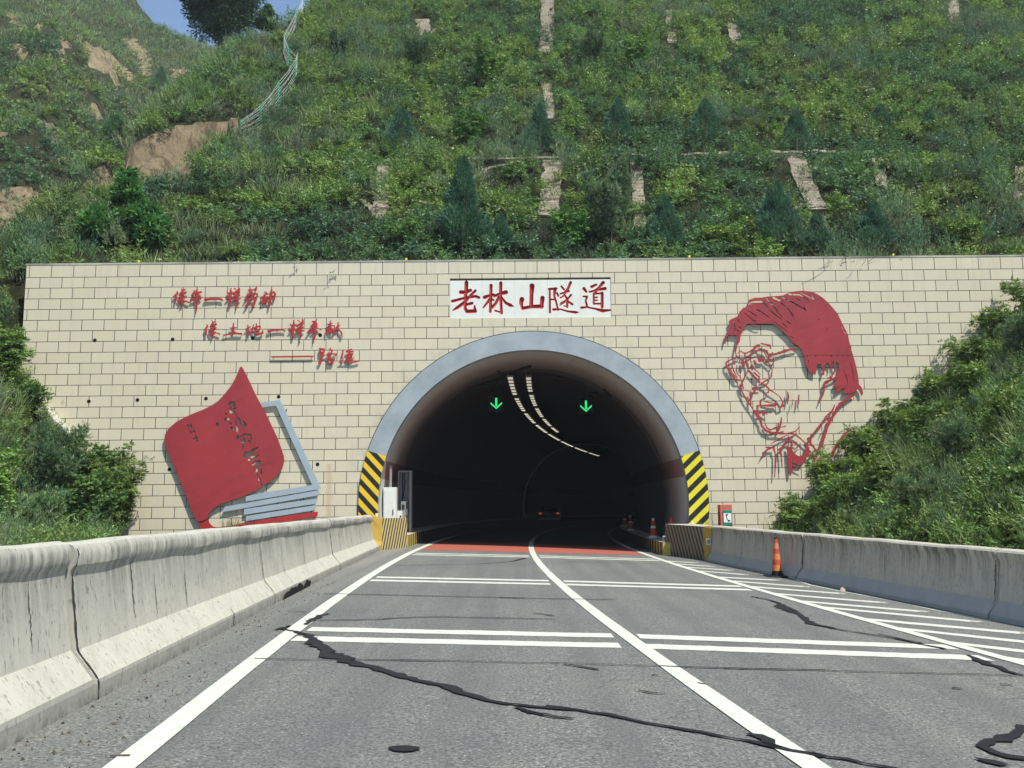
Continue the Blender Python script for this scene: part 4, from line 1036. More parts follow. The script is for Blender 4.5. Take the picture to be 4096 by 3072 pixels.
# ================================================================== ROADSIDE BARRIERS
def interp_poly(pts, deg=3):
    yy = np.array([p[1] for p in pts]); xx = np.array([p[0] for p in pts])
    co = np.polyfit(yy, xx, deg)
    return lambda y: float(np.polyval(co, y))
LB = interp_poly([(-2.99, 6.32), (-3.05, 7.04), (-3.13, 8.38), (-3.28, 10.81), (-3.41, 14.57), (-3.52, 16.6), (-3.72, 20.31), (-4.03, 28.73), (-2.8, 3.0)])
RB = interp_poly([(5.56, 27.62), (5.88, 25.18), (6.12, 22.6), (6.3, 20.5), (6.5, 18.08), (6.78, 15.63), (7.0, 14.19), (7.16, 13.0), (7.75, 8.0)], 2)
PROF = [(0, -.1), (0, .14), (.17, .34), (.245, .86), (.236, .90), (.212, .935), (.204, .985), (.21, 1.04), (.235, 1.08), (.31, 1.10), (.44, 1.09), (.50, 1.04), (.52, .9), (.52, -.4)]
PROF_R = [(0, -.1), (.02, .06), (.17, .26), (.23, .80), (.225, .86), (.20, .90), (.19, .97), (.22, 1.0), (.30, 1.02), (.42, 1.01), (.48, .97), (.5, .85), (.5, -.4)]
def sweep_barrier(name, fx, side, prof, y0, y1, mats, shift=0.0, dz=0.0):
    ny = max(2, int((y1 - y0) / .35))
    V, F, mi = [], [], []
    n = len(prof)
    for j in range(ny + 1):
        y = y0 + (y1 - y0) * j / ny
        x = fx(max(y, 2.0)) + (0.02 * (y - 2) if y < 2 else 0)
        for k, (o, h) in enumerate(prof):
            wob = (.005 * math.sin(y * 2.1 + .3 * k) + .003 * math.sin(y * 4.7)) * (1 if k > 3 else .3)
            xx = x + side * (o + shift + (wob if 0 < k < n - 1 else 0))
            V.append((xx, y, road_z(x, y) + h * (1 + (.062 - .0036 * max(y, 0)) * (side < 0)) + dz + (wob if 4 < k < n - 2 else 0)))
    for j in range(ny):
        for k in range(n - 1):
            a, b, c_, d = j * n + k, j * n + k + 1, (j + 1) * n + k + 1, (j + 1) * n + k
            F.append((a, b, c_, d) if side > 0 else (a, d, c_, b))
            mi.append(1 if (len(mats) > 1 and k < 2) else 0)
    F.append(tuple(range(n)) if side < 0 else tuple(range(n - 1, -1, -1))); mi.append(0)
    F.append(tuple(ny * n + k for k in (range(n - 1, -1, -1) if side < 0 else range(n)))); mi.append(0)
    o = obj(name, V, F, mats, None, mi)
    o.data.polygons.foreach_set('use_smooth', [len(p.vertices) == 4 for p in o.data.polygons])
    md = o.modifiers.new('edge', 'EDGE_SPLIT'); md.split_angle = radians(26)
    return o
GB = 'concrete barrier lengths along the road'
for y0, y1, sh, dz, lb in ((-6.0, 7.02, .012, .012, 'dark stained concrete barrier length nearest on the left of the road'),
                       (7.07, 13.55, 0, 0, 'second concrete barrier length from the front on the left, pale sunlit face'),
                       (13.58, 20.28, .01, 0, 'third concrete barrier length on the left, with broken black toe'),
                       (20.31, 28.5, 0, .01, 'left concrete barrier length that meets the bright striped block')):
    tag(sweep_barrier('concrete_barrier', LB, -1, PROF, y0, y1, [M['barrier']], sh, dz), lb, 'barrier', GB)
for y0, y1, sh, lb in ((-6.0, 7.2, 0, 'shaded concrete barrier length beside the camera on the right, mostly out of view'),
                   (7.23, 14.2, .02, 'shaded right concrete barrier length cut by the photo edge'),
                   (14.23, 21.1, .015, 'long shaded right concrete barrier length in front of the cone'),
                   (21.13, 27.75, 0, 'right concrete barrier length behind the orange cone, ending at the worn block')):
    tag(sweep_barrier('concrete_barrier', RB, 1, PROF_R, y0, y1, [M['barrier_grey'], M['apron']], sh), lb, 'barrier', GB)
def barrier_crack(parent, fx, side, prof, y, h0, h1, w, lean=.02):
    V, F = [], []
    hs = [p for p in prof[1:9]]
    pts = []
    N = 26
    for i in range(N + 1):
        h = h0 + (h1 - h0) * i / N
        for (o0, a), (o1, b) in zip(prof[:9], prof[1:10]):
            if a <= h <= b and b > a:
                o = o0 + (o1 - o0) * (h - a) / (b - a); break
        yy = y + lean * (h - h0) + random.uniform(-.012, .012)
        pts.append((o, h, yy))
    for i, (o, h, yy) in enumerate(pts):
        x = fx(yy); ww = w * (.35 + .65 * math.sin(pi * (i + .5) / (N + 1))) * random.uniform(.4, 1.3)
        for s_ in (-.5, .5):
            V.append((x + side * (o + .012 * (parent.name == 'concrete_barrier') - .006), yy + s_ * ww, road_z(x, yy) + h * (1 + (.062 - .0036 * max(yy, 0)) * (side < 0)) + .012 * (parent.name == 'concrete_barrier') + .002))
    for i in range(N):
        F.append((2 * i, 2 * i + 1, 2 * i + 3, 2 * i + 2))
    obj('crack', V, F, M['joint'], parent)
nb = lambda k: bpy.data.objects['concrete_barrier' + ('' if k == 0 else '.%03d' % k)]
for k_, y_, h0, h1, w_ in ((1, 7.09, .0, 1.05, .035), (1, 8.35, .42, .95, .022), (1, 8.95, .38, .75, .014), (1, 9.9, .35, .72, .018), (1, 11.2, .0, .2, .03), (1, 12.3, .15, .9, .01), (0, 5.6, .3, .9, .015), (0, 6.4, .4, .86, .012),
                           (2, 13.6, .0, 1.04, .03), (2, 15.1, .1, .86, .018), (2, 17.0, .3, .85, .02), (2, 18.4, .2, .9, .016), (3, 20.33, .0, 1.03, .05), (3, 21.6, .3, .9, .03), (3, 23.6, .3, .9, .03), (3, 25.4, .3, .9, .03)):
    barrier_crack(nb(k_), LB, -1, PROF, y_, h0, h1, w_)
for k_, y_, h0, h1, w_ in ((7, 21.15, .0, .97, .06), (7, 25.1, .0, .9, .02), (7, 23.4, .3, .9, .015), (6, 14.25, .2, .97, .03), (6, 17.5, .3, .9, .014), (6, 19.3, .3, .9, .014)):
    barrier_crack(nb(k_), RB, 1, PROF_R, y_, h0, h1, w_)
# broken gaps at the toe of the left barrier
def end_block(name, base, side, m, label, tall, ochre_first):
    """loft from barrier profile to a square striped block; base: inner foot line"""
    V, F, mi = [], [], []
    secs = []
    (x0, y0), (x1, y1), (x2, y2) = base
    prof = PROF if side < 0 else PROF_R
    inner = prof[:9]
    def sec(x, y, f):
        z = road_z(x, y)
        out = []
        n = len(inner)
        for k, (o, h) in enumerate(inner):
            o2 = 0.0; h2 = tall * (k / (n - 1)) if k else -.1
            out.append((x + side * (o * (1 - f) + o2 * f), y, z + h * (1 - f) + h2 * f))
        out.append((x + side * (.45 + .35 * f), y, z + (1.08 if side < 0 else 1.0) * (1 - f) + tall * f))
        out.append((x + side * (.5 + .35 * f), y, z - .3))
        return out
    S_ = [sec(x0, y0, 0.0), sec((x0 + x1) / 2, (y0 + y1) / 2, .45), sec(x1, y1, 1.0)]
    for k in range(1, 5):
        f = k / 4
        S_.append(sec(x1 + (x2 - x1) * f, y1 + (y2 - y1) * f, 1.0))
    n = len(S_[0])
    for s_ in S_: V += s_
    for j in range(len(S_) - 1):
        for k in range(n - 1):
            a, b, c_, d = j * n + k, j * n + k + 1, (j + 1) * n + k + 1, (j + 1) * n + k
            F.append((a, b, c_, d) if side > 0 else (a, d, c_, b))
            mi.append(2 if k >= n - 3 else (1 if j < 2 else 0))
    F.append(tuple(range(n)) if side < 0 else tuple(range(n - 1, -1, -1))); mi.append(1)
    L_ = (len(S_) - 1) * n
    F.append(tuple(L_ + k for k in (range(n - 1, -1, -1) if side < 0 else range(n)))); mi.append(0)
    o = obj(name, V, F, [m, M['ochre'], M['barrier']], None, mi)
    return tag(o, label, 'barrier block', 'striped concrete blocks at the tunnel mouth')
end_block('striped_block', [(-4.03, 28.52), (-4.0, 28.95), (-3.46, 30.9)], -1, M['blk_l'], 'bright yellow and black striped concrete block left of the tunnel mouth', .96, True)
end_block('striped_block', [(5.56, 27.78), (5.64, 28.2), (4.92, 30.75)], 1, M['blk_r'], 'worn brown and black striped concrete block right of the tunnel mouth', .98, True)
# little delineators on the blocks
def delineator(x, y, z, lb, c='yellow', s=.09):
    mb = MB(); mb.box(-s / 2, s / 2, -.02, .02, 0, s * 1.5, 0, .006)
    mb.box(-s / 3, s / 3, -.026, -.02, s * .3, s * 1.2, 1)
    o = mb.build('delineator', [M['yellow'] if c == 'yellow' else M['white'], M['cone_white'] if c == 'yellow' else M['grey']])
    o.location = (x, y, z)
    tag(o, lb, 'reflector')
def tunnel_z(x, y): return road_z(x, y)
delineator(-4.35, 30.2, road_z(-4.3, 30.2) + .96, 'small bright yellow reflector on top of the left striped block')
delineator(5.65, 29.9, road_z(5.6, 29.9) + .98, 'small bright yellow reflector behind the right striped block')
delineator(5.70, 27.76, road_z(5.6, 27.7) + .45, 'small white box fixed low on the end of the worn striped block', 'white', .13)
delineator(4.93, 30.98, road_z(4.9, 31) + .41, 'small white box lying on the right kerb end inside the tunnel', 'white', .12)

# ================================================================== ROAD FURNITURE
def cone(x, y, z, h, label, style, name='traffic_cone', group='traffic cones'):
    root = empty(name, (x, y, z))
    tag(root, label, 'traffic cone', group)
    mb = MB(); r0 = .215 * h; rb = .30 * h
    mb.box(-rb, rb, -rb, rb, 0, .035 * h, 0, .012 * h); mb.build('base', M['cone_white'] if style == 'tunnel' else M['black'], root)
    def R_(f): return r0 * (1 - f) + .045 * h * f if style != 'out' else (.145 * (1 - f) + .036 * f) * h
    if style == 'out':
        bands = [(.03, .155, 'black'), (.155, .30, 'cone_orange'), (.30, .44, 'cone_red'), (.44, .585, 'cone_orange'), (.585, .71, 'cone_red'), (.71, .85, 'cone_orange'), (.85, .955, 'cone_red'), (.955, 1.0, 'black')]
    elif style == 'tunnel':
        bands = [(.03, .10, 'cone_white'), (.10, .47, 'cone_red'), (.47, .58, 'cone_white'), (.58, .84, 'cone_red'), (.84, .96, 'cone_white'), (.96, 1., 'black')]
    else:
        bands = [(.03, .45, 'cone_pink'), (.45, .66, 'cone_white'), (.66, .97, 'cone_pink'), (.97, 1.0, 'cone_pink')]
    for a, b, mm in bands:
        mb = MB(); e = .0
        mb.lathe([(R_(a) + e, a * h), (R_(b) + e, b * h)], 28, caps=(b == 1.0))
        o = mb.build({'black': 'foot' if a < .5 else 'tip'}.get(mm, 'reflective_band' if mm in ('cone_orange', 'cone_white') else 'cone_body'), M[mm], root)
        for p in o.data.polygons: p.use_smooth = len(p.vertices) == 4
    return root
cone(6.03, 21.85, road_z(6.03, 21.85), .90, 'orange and red banded traffic cone with black foot on the hatched margin', 'out')
def kerb_pt(y, s, off):
    c, lat = section(y); p = c + lat * s * off
    return p.x, p.y, road_z(p.x, p.y) + .40
x, y, z = kerb_pt(35.0, 1, 4.45)
cone(x, y, z, .74, 'dark red traffic cone with white bands on the right kerb inside the tunnel', 'tunnel')
x, y, z = kerb_pt(33.2, 1, 4.85)
cone(x, y, z, .78, 'bright pink traffic cone peeping over the worn striped block', 'pink')
x, y, z = kerb_pt(45.0, 1, 4.4)
cone(x, y, z, .74, 'farther dim traffic cone on the right kerb deep in the tunnel', 'tunnel')
x, y, z = kerb_pt(55.0, 1, 4.4)
cone(x, y, z, .74, 'farthest, barely visible traffic cone on the right kerb deep in the tunnel', 'tunnel')

# emergency phone pillar
bx, bz = on_wall(1568 * 1.8517, 1090 * 1.8517, 29.2)
ph = empty('phone_pillar', (bx, 29.2, .1))
tag(ph, 'red emergency phone pillar with green sign behind the right barrier', 'phone box')
pw_, phh = .37, bz - .1
mb = MB(); mb.box(-pw_ / 2, pw_ / 2, 0, .36, 0, phh, 0, .012); mb.build('pillar', M['box_red'], ph)
sg = MB(); sg.box(-.135 + .03, .165 + .005, -.016, -.001, phh - .64, phh - .17, 0, .012); sg = sg.build('sign_plate', M['sign_green'], ph)
mb = MB(); mb.box(-.085, .15, -.020, -.0165, phh - .545, phh - .265); mb.build('sign_field', M['sign_white'], sg)
hand = [(.005, phh - .315), (-.005, phh - .39), (.02, phh - .45), (.07, phh - .495)]
pc = stroke(hand, [.03, .022, .022, .03]) + stroke([(-.008, phh - .315), (.032, phh - .31)], .042) + stroke([(.05, phh - .505), (.095, phh - .487)], .042)
v, f, rim = contour(pc, [], .005)
o = obj('handset_symbol', [(p[0], -.022, p[1]) for p in v], f, M['sign_black'], sg)
mb = MB(); mb.box(-pw_ / 2 - .006, -pw_ / 2 - .001, .06, .30, phh - .62, phh - .2); mb.build('side_panel', M['dark'], ph)

# cabinets just inside the left of the mouth
cb = empty('electrical_cabinet', (-4.12, 31.55, .62))
tag(cb, 'tall white electrical cabinet inside the left edge of the tunnel mouth', 'cabinet')
mb = MB(); mb.box(-.22, .22, 0, .32, 0, 1.72, 0, .01); mb.build('cabinet_body', M['white'], cb)
mb = MB(); mb.box(-.19, .15, -.022, -.002, .04, 1.62, 0, .006); dr = mb.build('door', M['white'], cb)
mb = MB(); mb.box(.10, .13, -.04, -.024, .8, .98); mb.build('handle', M['dark'], dr)
mb = MB(); mb.tube([(.0, .15, 1.72), (.0, .15, 2.45)], .045, 10); mb.build('conduit', M['grey'], cb)
g2 = MB(); g2.box(-.09, .09, 0, .2, 0, .58, 0, .008); o = g2.build('junction_box', M['white']); o.location = (-3.84, 31.9, .98)
tag(o, 'small square white junction box beside the white cabinet', 'box')
mb = MB(); mb.box(.02, .07, -.012, -.002, .36, .42); mb.build('socket', M['dark'], o)
mb = MB(); mb.box(-.03, .05, -.012, -.002, .1, .16); mb.build('socket', M['dark'], o)
g3 = MB(); g3.box(-.08, .08, 0, .2, 0, .72, 0, .008); o = g3.build('meter_box', M['grey']); o.location = (-3.78, 32.5, 1.15)
tag(o, 'narrow grey box hung behind the white cabinet in the tunnel', 'box')
mb = MB(); mb.box(-.04, .05, -.012, -.002, .45, .62); mb.build('window_panel', M['dark'], o)
lk = empty('steel_locker', (-3.86, 33.6, .68))
tag(lk, 'tall open steel locker frame with a grey meter inside the tunnel', 'locker')
mb = MB(); mb.box(-.24, -.2, 0, .4, 0, 2.3); mb.box(.17, .24, 0, .4, 0, 2.3); mb.box(-.2, .17, 0, .4, 2.24, 2.3); mb.box(-.2, .17, .36, .4, 0, 2.24); mb.build('frame', M['grey'], lk)
mb = MB(); mb.box(-.14, .1, .2, .34, .72, 1.22, 0, .008); mt = mb.build('meter', M['white'], lk)
mb = MB(); mb.box(-.03, .09, .192, .199, .95, 1.18); mb.build('display', M['dark'], mt)
mb = MB(); mb.tube([(-.1, .28, 2.2), (-.1, .28, 1.25)], .02); mb.tube([(-.04, .28, 2.2), (-.02, .28, 1.9), (-.08, .28, 1.3)], .015); mb.build('cable', M['dark'], lk)

# lane signals with green arrows
for (x, y, lb) in ((1985, 1614, 'left hanging lane signal with a lit green down arrow'), (2344, 1625, 'right hanging lane signal with a lit green down arrow')):
    d = ray(x, y); t = 38.5 / d.y
    P = Vector((d.x * t, 38.5, CAMZ + d.z * t))
    r = empty('lane_signal', P); tag(r, lb, 'lane signal', 'lane signals hanging in the tunnel')
    mb = MB(); mb.box(-.33, .33, .0, .14, -.33, .33, 0, .02); mb.build('housing', M['black'], r)
    pc = [('poly', [(-.042, .235), (.042, .235), (.042, -.11), (-.042, -.11)]), ('poly', [(-.235, .06), (-.235, -.02), (0, -.235), (.235, -.02), (.235, .06), (0, -.155)])]
    v, f, rim = contour(pc, [], .012)
    obj('arrow', [(p[0], -.004, p[1]) for p in v], f, M['arrow'], r)
    c, lat = section(38.5)
    top = c.z + math.sqrt(RI ** 2 - (P.x - c.x) ** 2) - P.z
    mb = MB(); mb.box(-.2, -.16, .04, .1, .33, top + .05); mb.box(.16, .2, .04, .1, .33, top + .05); mb.build('hanger', M['dark'], r)

# LED lamps in two rows under the crown
led_meshes = None
def lamp(y, off):
    global led_meshes
    c, lat = section(y)
    h = math.sqrt(RI ** 2 - off ** 2) - .22
    p = c + lat * off + Vector((0, 0, h))
    rz = math.atan2(lat.y, lat.x)
    if led_meshes is None:
        r = empty('tunnel_lamp', (0, 0, 0))
        mb = MB(); mb.box(-.13, .13, -.34, .34, .0, .07, 0, .01); mb.box(-.1, -.08, -.3, -.26, .07, .22); mb.box(.08, .1, .26, .3, .07, .22); mb.build('housing', M['grey'], r)
        mb = MB()
        for k in range(5):
            x0 = -.085 + k * .038
            mb.box(x0, x0 + .014, -.29, .29, -.012, -.001)
        mb.build('light_strips', M['led'], r)
        led_meshes = r
    else:
        r = copy_tree(led_meshes)
    r.location = p; r.rotation_euler.z = rz
    return r
GL = 'lamps in two rows on the tunnel crown'
k = 0
y = 35.7
while y < 90:
    if k % 7 != 6 :
        tag(lamp(y, -.78), 'lit five strip lamp in the long left lamp row of the tunnel crown', 'lamp', GL)
    k += 1; y += 1.02
k = 0; y = 36.3
while y < 63:
    if k % 6 != 5:
        tag(lamp(y, -.08), 'lit five strip lamp in the shorter right lamp row of the tunnel crown', 'lamp', GL)
    k += 1; y += .98

# car going away in the tunnel
def build_car(x, y, z, rz):
    r = empty('car', (x, y, z), rz)
    tag(r, 'dark hatchback with small lit red tail lights driving into the tunnel', 'car')
    prof = [(-2.1, .32), (-2.16, .62), (-2.12, .92), (-2.0, 1.0), (-1.72, 1.5), (-1.5, 1.56), (.1, 1.56), (.45, 1.5), (1.05, 1.02), (2.0, .86), (2.2, .6), (2.15, .3)]
    V, F = [], []
    secs = [(-.92, .86), (-.86, 1.0), (.86, 1.0), (.92, .86)]
    n = len(prof)
    for sx, k in secs:
        for (py, pz) in prof:
            tum = max(0.0, (pz - .95)) * .32
            V.append((sx - math.copysign(tum, sx), py * (.985 if k < 1 else 1), .3 + (pz - .3) * (1 if k == 1 else .97)))
    for j in range(3):
        for i in range(n):
            i2 = (i + 1) % n
            F.append((j * n + i, j * n + i2, (j + 1) * n + i2, (j + 1) * n + i))
    F.append(tuple(range(n - 1, -1, -1))); F.append(tuple(3 * n + i for i in range(n)))
    obj('body', V, F, M['car'], r)
    obj('rear_window', [(-.66, -2.005, 1.03), (.66, -2.005, 1.03), (.56, -1.75, 1.47), (-.56, -1.75, 1.47)], [(0, 1, 2, 3)], M['glass'], r)
    for s in (-1, 1):
        mb = MB(); mb.box(min(s * .86, s * .62), max(s * .86, s * .62), -2.19, -2.10, .82, .95, 0, .01); mb.build('tail_light', M['tail'] , r)
        for yy in (-1.35, 1.3):
            mb = MB(); mb.lathe([(.2, -.1), (.31, -.1), (.33, -.06), (.33, .06), (.31, .1), (.2, .1)], 20)
            w_ = mb.build('wheel', M['black'], r); w_.rotation_euler.y = pi / 2; w_.location = (s * .8, yy, .33)
    mb = MB(); mb.box(-.9, .9, -2.2, -2.1, .3, .55, 0, .03); mb.build('bumper', M['car'], r)
    mb = MB(); mb.box(-.24, .24, -2.215, -2.2, .62, .74); mb.build('number_plate', M['grey'], r)
yc_ = 82.0
d = ray(2200, 2085); xcar = d.x * yc_ / d.y
build_car(xcar, yc_, road_z(path_x(yc_), yc_) + .02, -.07)

# ================================================================== TERRAIN
def vnoise(x, y, seed=0):
    x = np.asarray(x, float); y = np.asarray(y, float)
    xi, yi = np.floor(x), np.floor(y)
    fx, fy = x - xi, y - yi
    fx = fx * fx * (3 - 2 * fx); fy = fy * fy * (3 - 2 * fy)
    def h(a, b):
        q = np.sin(a * 127.1 + b * 311.7 + seed * 74.7) * 43758.5453
        return q - np.floor(q)
    return (h(xi, yi) * (1 - fx) + h(xi + 1, yi) * fx) * (1 - fy) + (h(xi, yi + 1) * (1 - fx) + h(xi + 1, yi + 1) * fx) * fy
def fbm(x, y, s=0):
    return vnoise(x, y, s) + .5 * vnoise(x * 2.1, y * 2.1, s + 1) + .25 * vnoise(x * 4.3, y * 4.3, s + 2) - .875

def in_poly(px, py, poly):
    c = np.zeros(len(px), bool)
    n = len(poly)
    for i in range(n):
        x0, y0 = poly[i]; x1, y1 = poly[(i + 1) % n]
        if y0 == y1: continue
        k = ((y0 > py) != (y1 > py)) & (px < (x1 - x0) * (py - y0) / (y1 - y0) + x0)
        c ^= k
    return c
q22 = lambda pts: [(x * 1.8517, y * 1.8517) for x, y in pts]
SCAR = q22([(150, 456), (196, 396), (232, 352), (300, 304), (395, 274), (512, 262), (490, 300), (440, 345), (395, 395), (340, 402), (250, 420), (190, 448)])

def z_main(x, y):
    x = np.asarray(x, float); y = np.asarray(y, float)
    s = y - 31.9
    z = 9.55 + .9 * np.minimum(s, 8.1) + .12 * np.clip(s - 8.1, 0, 1.1) + .9 * np.maximum(s - 9.2, 0)
    nat = np.clip((-12.6 - x) / 1.5, 0, 1)
    z = z + nat * .45
    # natural crest: flattens for the spur on the left
    cap = 32.4 + np.clip(x + 15.8, 0, 8) * 4.5 + .05 * (y - 58)
    z = np.where(x < -5, np.minimum(z, cap), z)
    edge = -18.3 + .05 * np.maximum(y - 45, 0)
    z = z - np.maximum(edge - x, 0) * 1.15 - np.clip(edge + 1.5 - x, 0, 1.5) ** 2 * .12
    z = z + .55 * fbm(x * .35, y * .35, 3) * np.clip(s / 4, .1, 1)
    P = np.stack([x.ravel(), y.ravel(), z.ravel()], 1)
    q = proj(P)
    m = in_poly(q[:, 0], q[:, 1], SCAR).reshape(x.shape)
    rid = np.abs(vnoise(x * 1.3, y * .35, 9) - .5) * 2
    z = z - m * (.9 + 1.3 * rid + .5 * fbm(x * 1.6, y * 1.6, 19))
    return np.minimum(z, 62)

def z_far(x, y):
    x = np.asarray(x, float); y = np.asarray(y, float)
    z = 18.0 + .86 * (y - 60)
    xr = -35.5 - (y - 66) * .49
    z = z - np.maximum(x - xr, 0) * 1.1
    z = z + 3.6 * fbm(x * .09, y * .09, 5) + 2.0 * fbm(x * .3, y * .24, 6) + 1.1 * (np.abs(vnoise(x * .42, y * .12, 16) - .5) * 2 - .5)
    return z
def z_ridge(x, y):
    x = np.asarray(x, float); y = np.asarray(y, float)
    r = 82.6 - (x + 57) * .32
    z = r - .76 * np.maximum(150 - y, 0) - .5 * np.maximum(y - 152, 0)
    z = np.minimum(z, 90)
    return z + 1.6 * fbm(x * .08, y * .08, 8) + .5 * fbm(x * .3, y * .3, 4)
def z_back(x, y):
    return np.maximum(z_far(x, y), z_ridge(x, y))
def z_left(x, y):
    x = np.asarray(x, float); y = np.asarray(y, float)
    z = np.where(x > -5.5, .35, .35 + np.clip(-7.5 - x, 0, 3) * .12 + np.maximum(-12.6 - x, 0) * 1.45)
    z = np.minimum(z, 16)
    up = np.clip((y - 30.0) / 1.8, 0, 1) * np.clip((-16.3 - x) / .4, 0, 1)
    z = z * (1 - up) + np.maximum(z, 9.7) * up
    return z + .25 * fbm(x * .6, y * .6, 12)
def z_right(x, y):
    x = np.asarray(x, float); y = np.asarray(y, float)
    z = .1 + np.maximum(x - 8.4, 0) * .84
    return np.minimum(z, 14) + .35 * fbm(x * .5, y * .5, 13)

def field(name, zf, x0, x1, y0, y1, st, m, masks=None, m2=None):
    xs = np.arange(x0, x1 + st / 2, st); ys_ = np.arange(y0, y1 + st / 2, st)
    X, Y = np.meshgrid(xs, ys_)
    Z = zf(X, Y)
    V = np.stack([X.ravel(), Y.ravel(), Z.ravel()], 1)
    nx = len(xs)
    idx = np.arange(len(V)).reshape(X.shape)
    F = np.stack([idx[:-1, :-1].ravel(), idx[:-1, 1:].ravel(), idx[1:, 1:].ravel(), idx[1:, :-1].ravel()], 1)
    mi = None; mats = [m]
    if masks:
        c_ = V[F].mean(1); q = proj(c_)
        mm = np.zeros(len(F), bool)
        for k_ in masks: mm |= in_poly(q[:, 0], q[:, 1], k_)
        mi = mm.astype(int).tolist(); mats = [m, m2]
    o = obj(name, V.tolist(), F.tolist(), mats, None, mi, True)
    tag(o, kind='structure')
    return o
kh1 = lambda pts: [(x / 1.58, y / 1.58) for x, y in pts]
BARE_FAR = [kh1(p) for p in (
    [(60, 85), (110, 140), (200, 190), (290, 150), (270, 225), (200, 210), (120, 160), (70, 130)],
    [(370, 240), (440, 270), (430, 380), (410, 450), (360, 340)],
    [(520, 280), (600, 280), (700, 340), (770, 420), (850, 480), (850, 520), (700, 500), (640, 470), (560, 400)],
    [(790, 235), (850, 250), (930, 330), (950, 470), (900, 480), (880, 380), (800, 300)],
    [(490, 440), (550, 470), (560, 560), (510, 540)],
    [(560, 630), (620, 640), (660, 790), (610, 800), (570, 720)],
    [(250, 755), (330, 770), (380, 880), (280, 870)],
    [(70, 250), (150, 300), (190, 400), (170, 440), (100, 380)],
    [(0, 770), (50, 820), (40, 870), (0, 860)],
    [(1080, 440), (1200, 420), (1180, 500), (1090, 490)])]
BARE_LEFT = [kh1([(-20, 1205), (330, 1200), (370, 1240), (260, 1340), (130, 1420), (-20, 1480)])]
field('hillside', z_main, -40, 52, 31.78, 92, .42, M['soil'], [SCAR], M['loess'])
field('hillside', z_back, -125, -8, 50, 186, 1.0, M['soil'], BARE_FAR + BARE_LEFT, M['loess'])
field('embankment', z_left, -40, -4.4, 2.0, 32.6, .4, M['soil'])
field('embankment', z_right, 7.4, 40, 2.0, WALL - .02, .4, M['soil'])

def hit(zf, x, y, t0=20.0, t1=190.0):
    """point where the sight line through a photo point meets a terrain"""
    d = ray(x, y)
    ts = np.arange(t0, t1, .15)
    X, Y, Z = d.x * ts, d.y * ts, CAMZ + d.z * ts
    G_ = zf(X, Y)
    k_ = np.nonzero(Z < G_)[0]
    k_ = k_[0] if len(k_) else len(ts) - 1
    return Vector((X[k_], Y[k_], float(G_[k_])))
h22 = lambda x, y, zf=None: hit(zf or z_main, x * 1.8517, y * 1.8517)

# ------------------------------------------------------------------ masonry ribs on the cut slope
RIBS = [([(1183, -14), (1182, 60), (1179, 118)], 36, 'upright masonry rib at the top centre of the slope above the plaque'),
        ([(1194, 352), (1190, 410), (1184, 472)], 52, 'broad upright masonry rib low on the slope, straight above the plaque'),
        ([(834, 356), (828, 410), (820, 474)], 40, 'upright masonry rib low on the slope left of the tall conifer'),
        ([(1716, 338), (1738, 400), (1768, 462)], 48, 'slanting masonry rib under the berm line at the right'),
        ([(1580, 44), (1586, 75), (1592, 104)], 30, 'short masonry rib near the top right of the slope'),
        ([(1446, 26), (1449, 60), (1452, 98)], 24, 'short narrow masonry rib near the top, right of the central one'),
        ([(2056, -14), (2060, 20), (2064, 54)], 28, 'short masonry rib at the top right corner of the slope'),
        ([(912, 44), (916, 70), (914, 98)], 36, 'short masonry rib high on the slope left of centre, under small arches'),
        ([(1374, 358), (1378, 420), (1382, 500)], 30, 'half hidden masonry rib behind the pale feathery tree'),
        ([(1896, 348), (1900, 380), (1904, 408)], 28, 'short masonry rib under the berm line at the far right'),
        ([(2206, 366), (2204, 420), (2198, 470)], 30, 'masonry rib at the right edge of the photo'),
        ([(1180, 185), (1186, 225), (1188, 262)], 26, 'overgrown masonry rib in mid slope above the centre'),
        ([(866, 270), (874, 300), (880, 320)], 22, 'small overgrown masonry rib in mid slope left of centre'),
        ([(780, 440), (800, 452), (822, 478)], 15, 'curved masonry arch at the foot of the left low rib'),
        ([(838, 460), (885, 441), (940, 449)], 10, 'low curved masonry arch right of the left low rib'),
        ([(1020, 396), (1058, 370), (1120, 360), (1150, 362)], 10, 'long curved masonry arch left of the broad low rib'),
        ([(880, 60), (895, 74), (910, 82), (930, 78), (950, 62)], 8, 'small double arch over the short high rib'),
        ([(820, 355), (1000, 352), (1200, 347), (1400, 342)], 13, 'left half of the pale berm edge line across the slope'),
        ([(1440, 342), (1600, 338), (1760, 334), (1890, 336)], 13.5, 'right half of the pale berm edge line across the slope'),
        ([(2070, 388), (2110, 374), (2160, 366)], 11, 'curved masonry arch at the far right of the slope'),
        ([(1700, 470), (1730, 452), (1760, 458)], 9, 'small masonry arch at the foot of the slanting rib')]
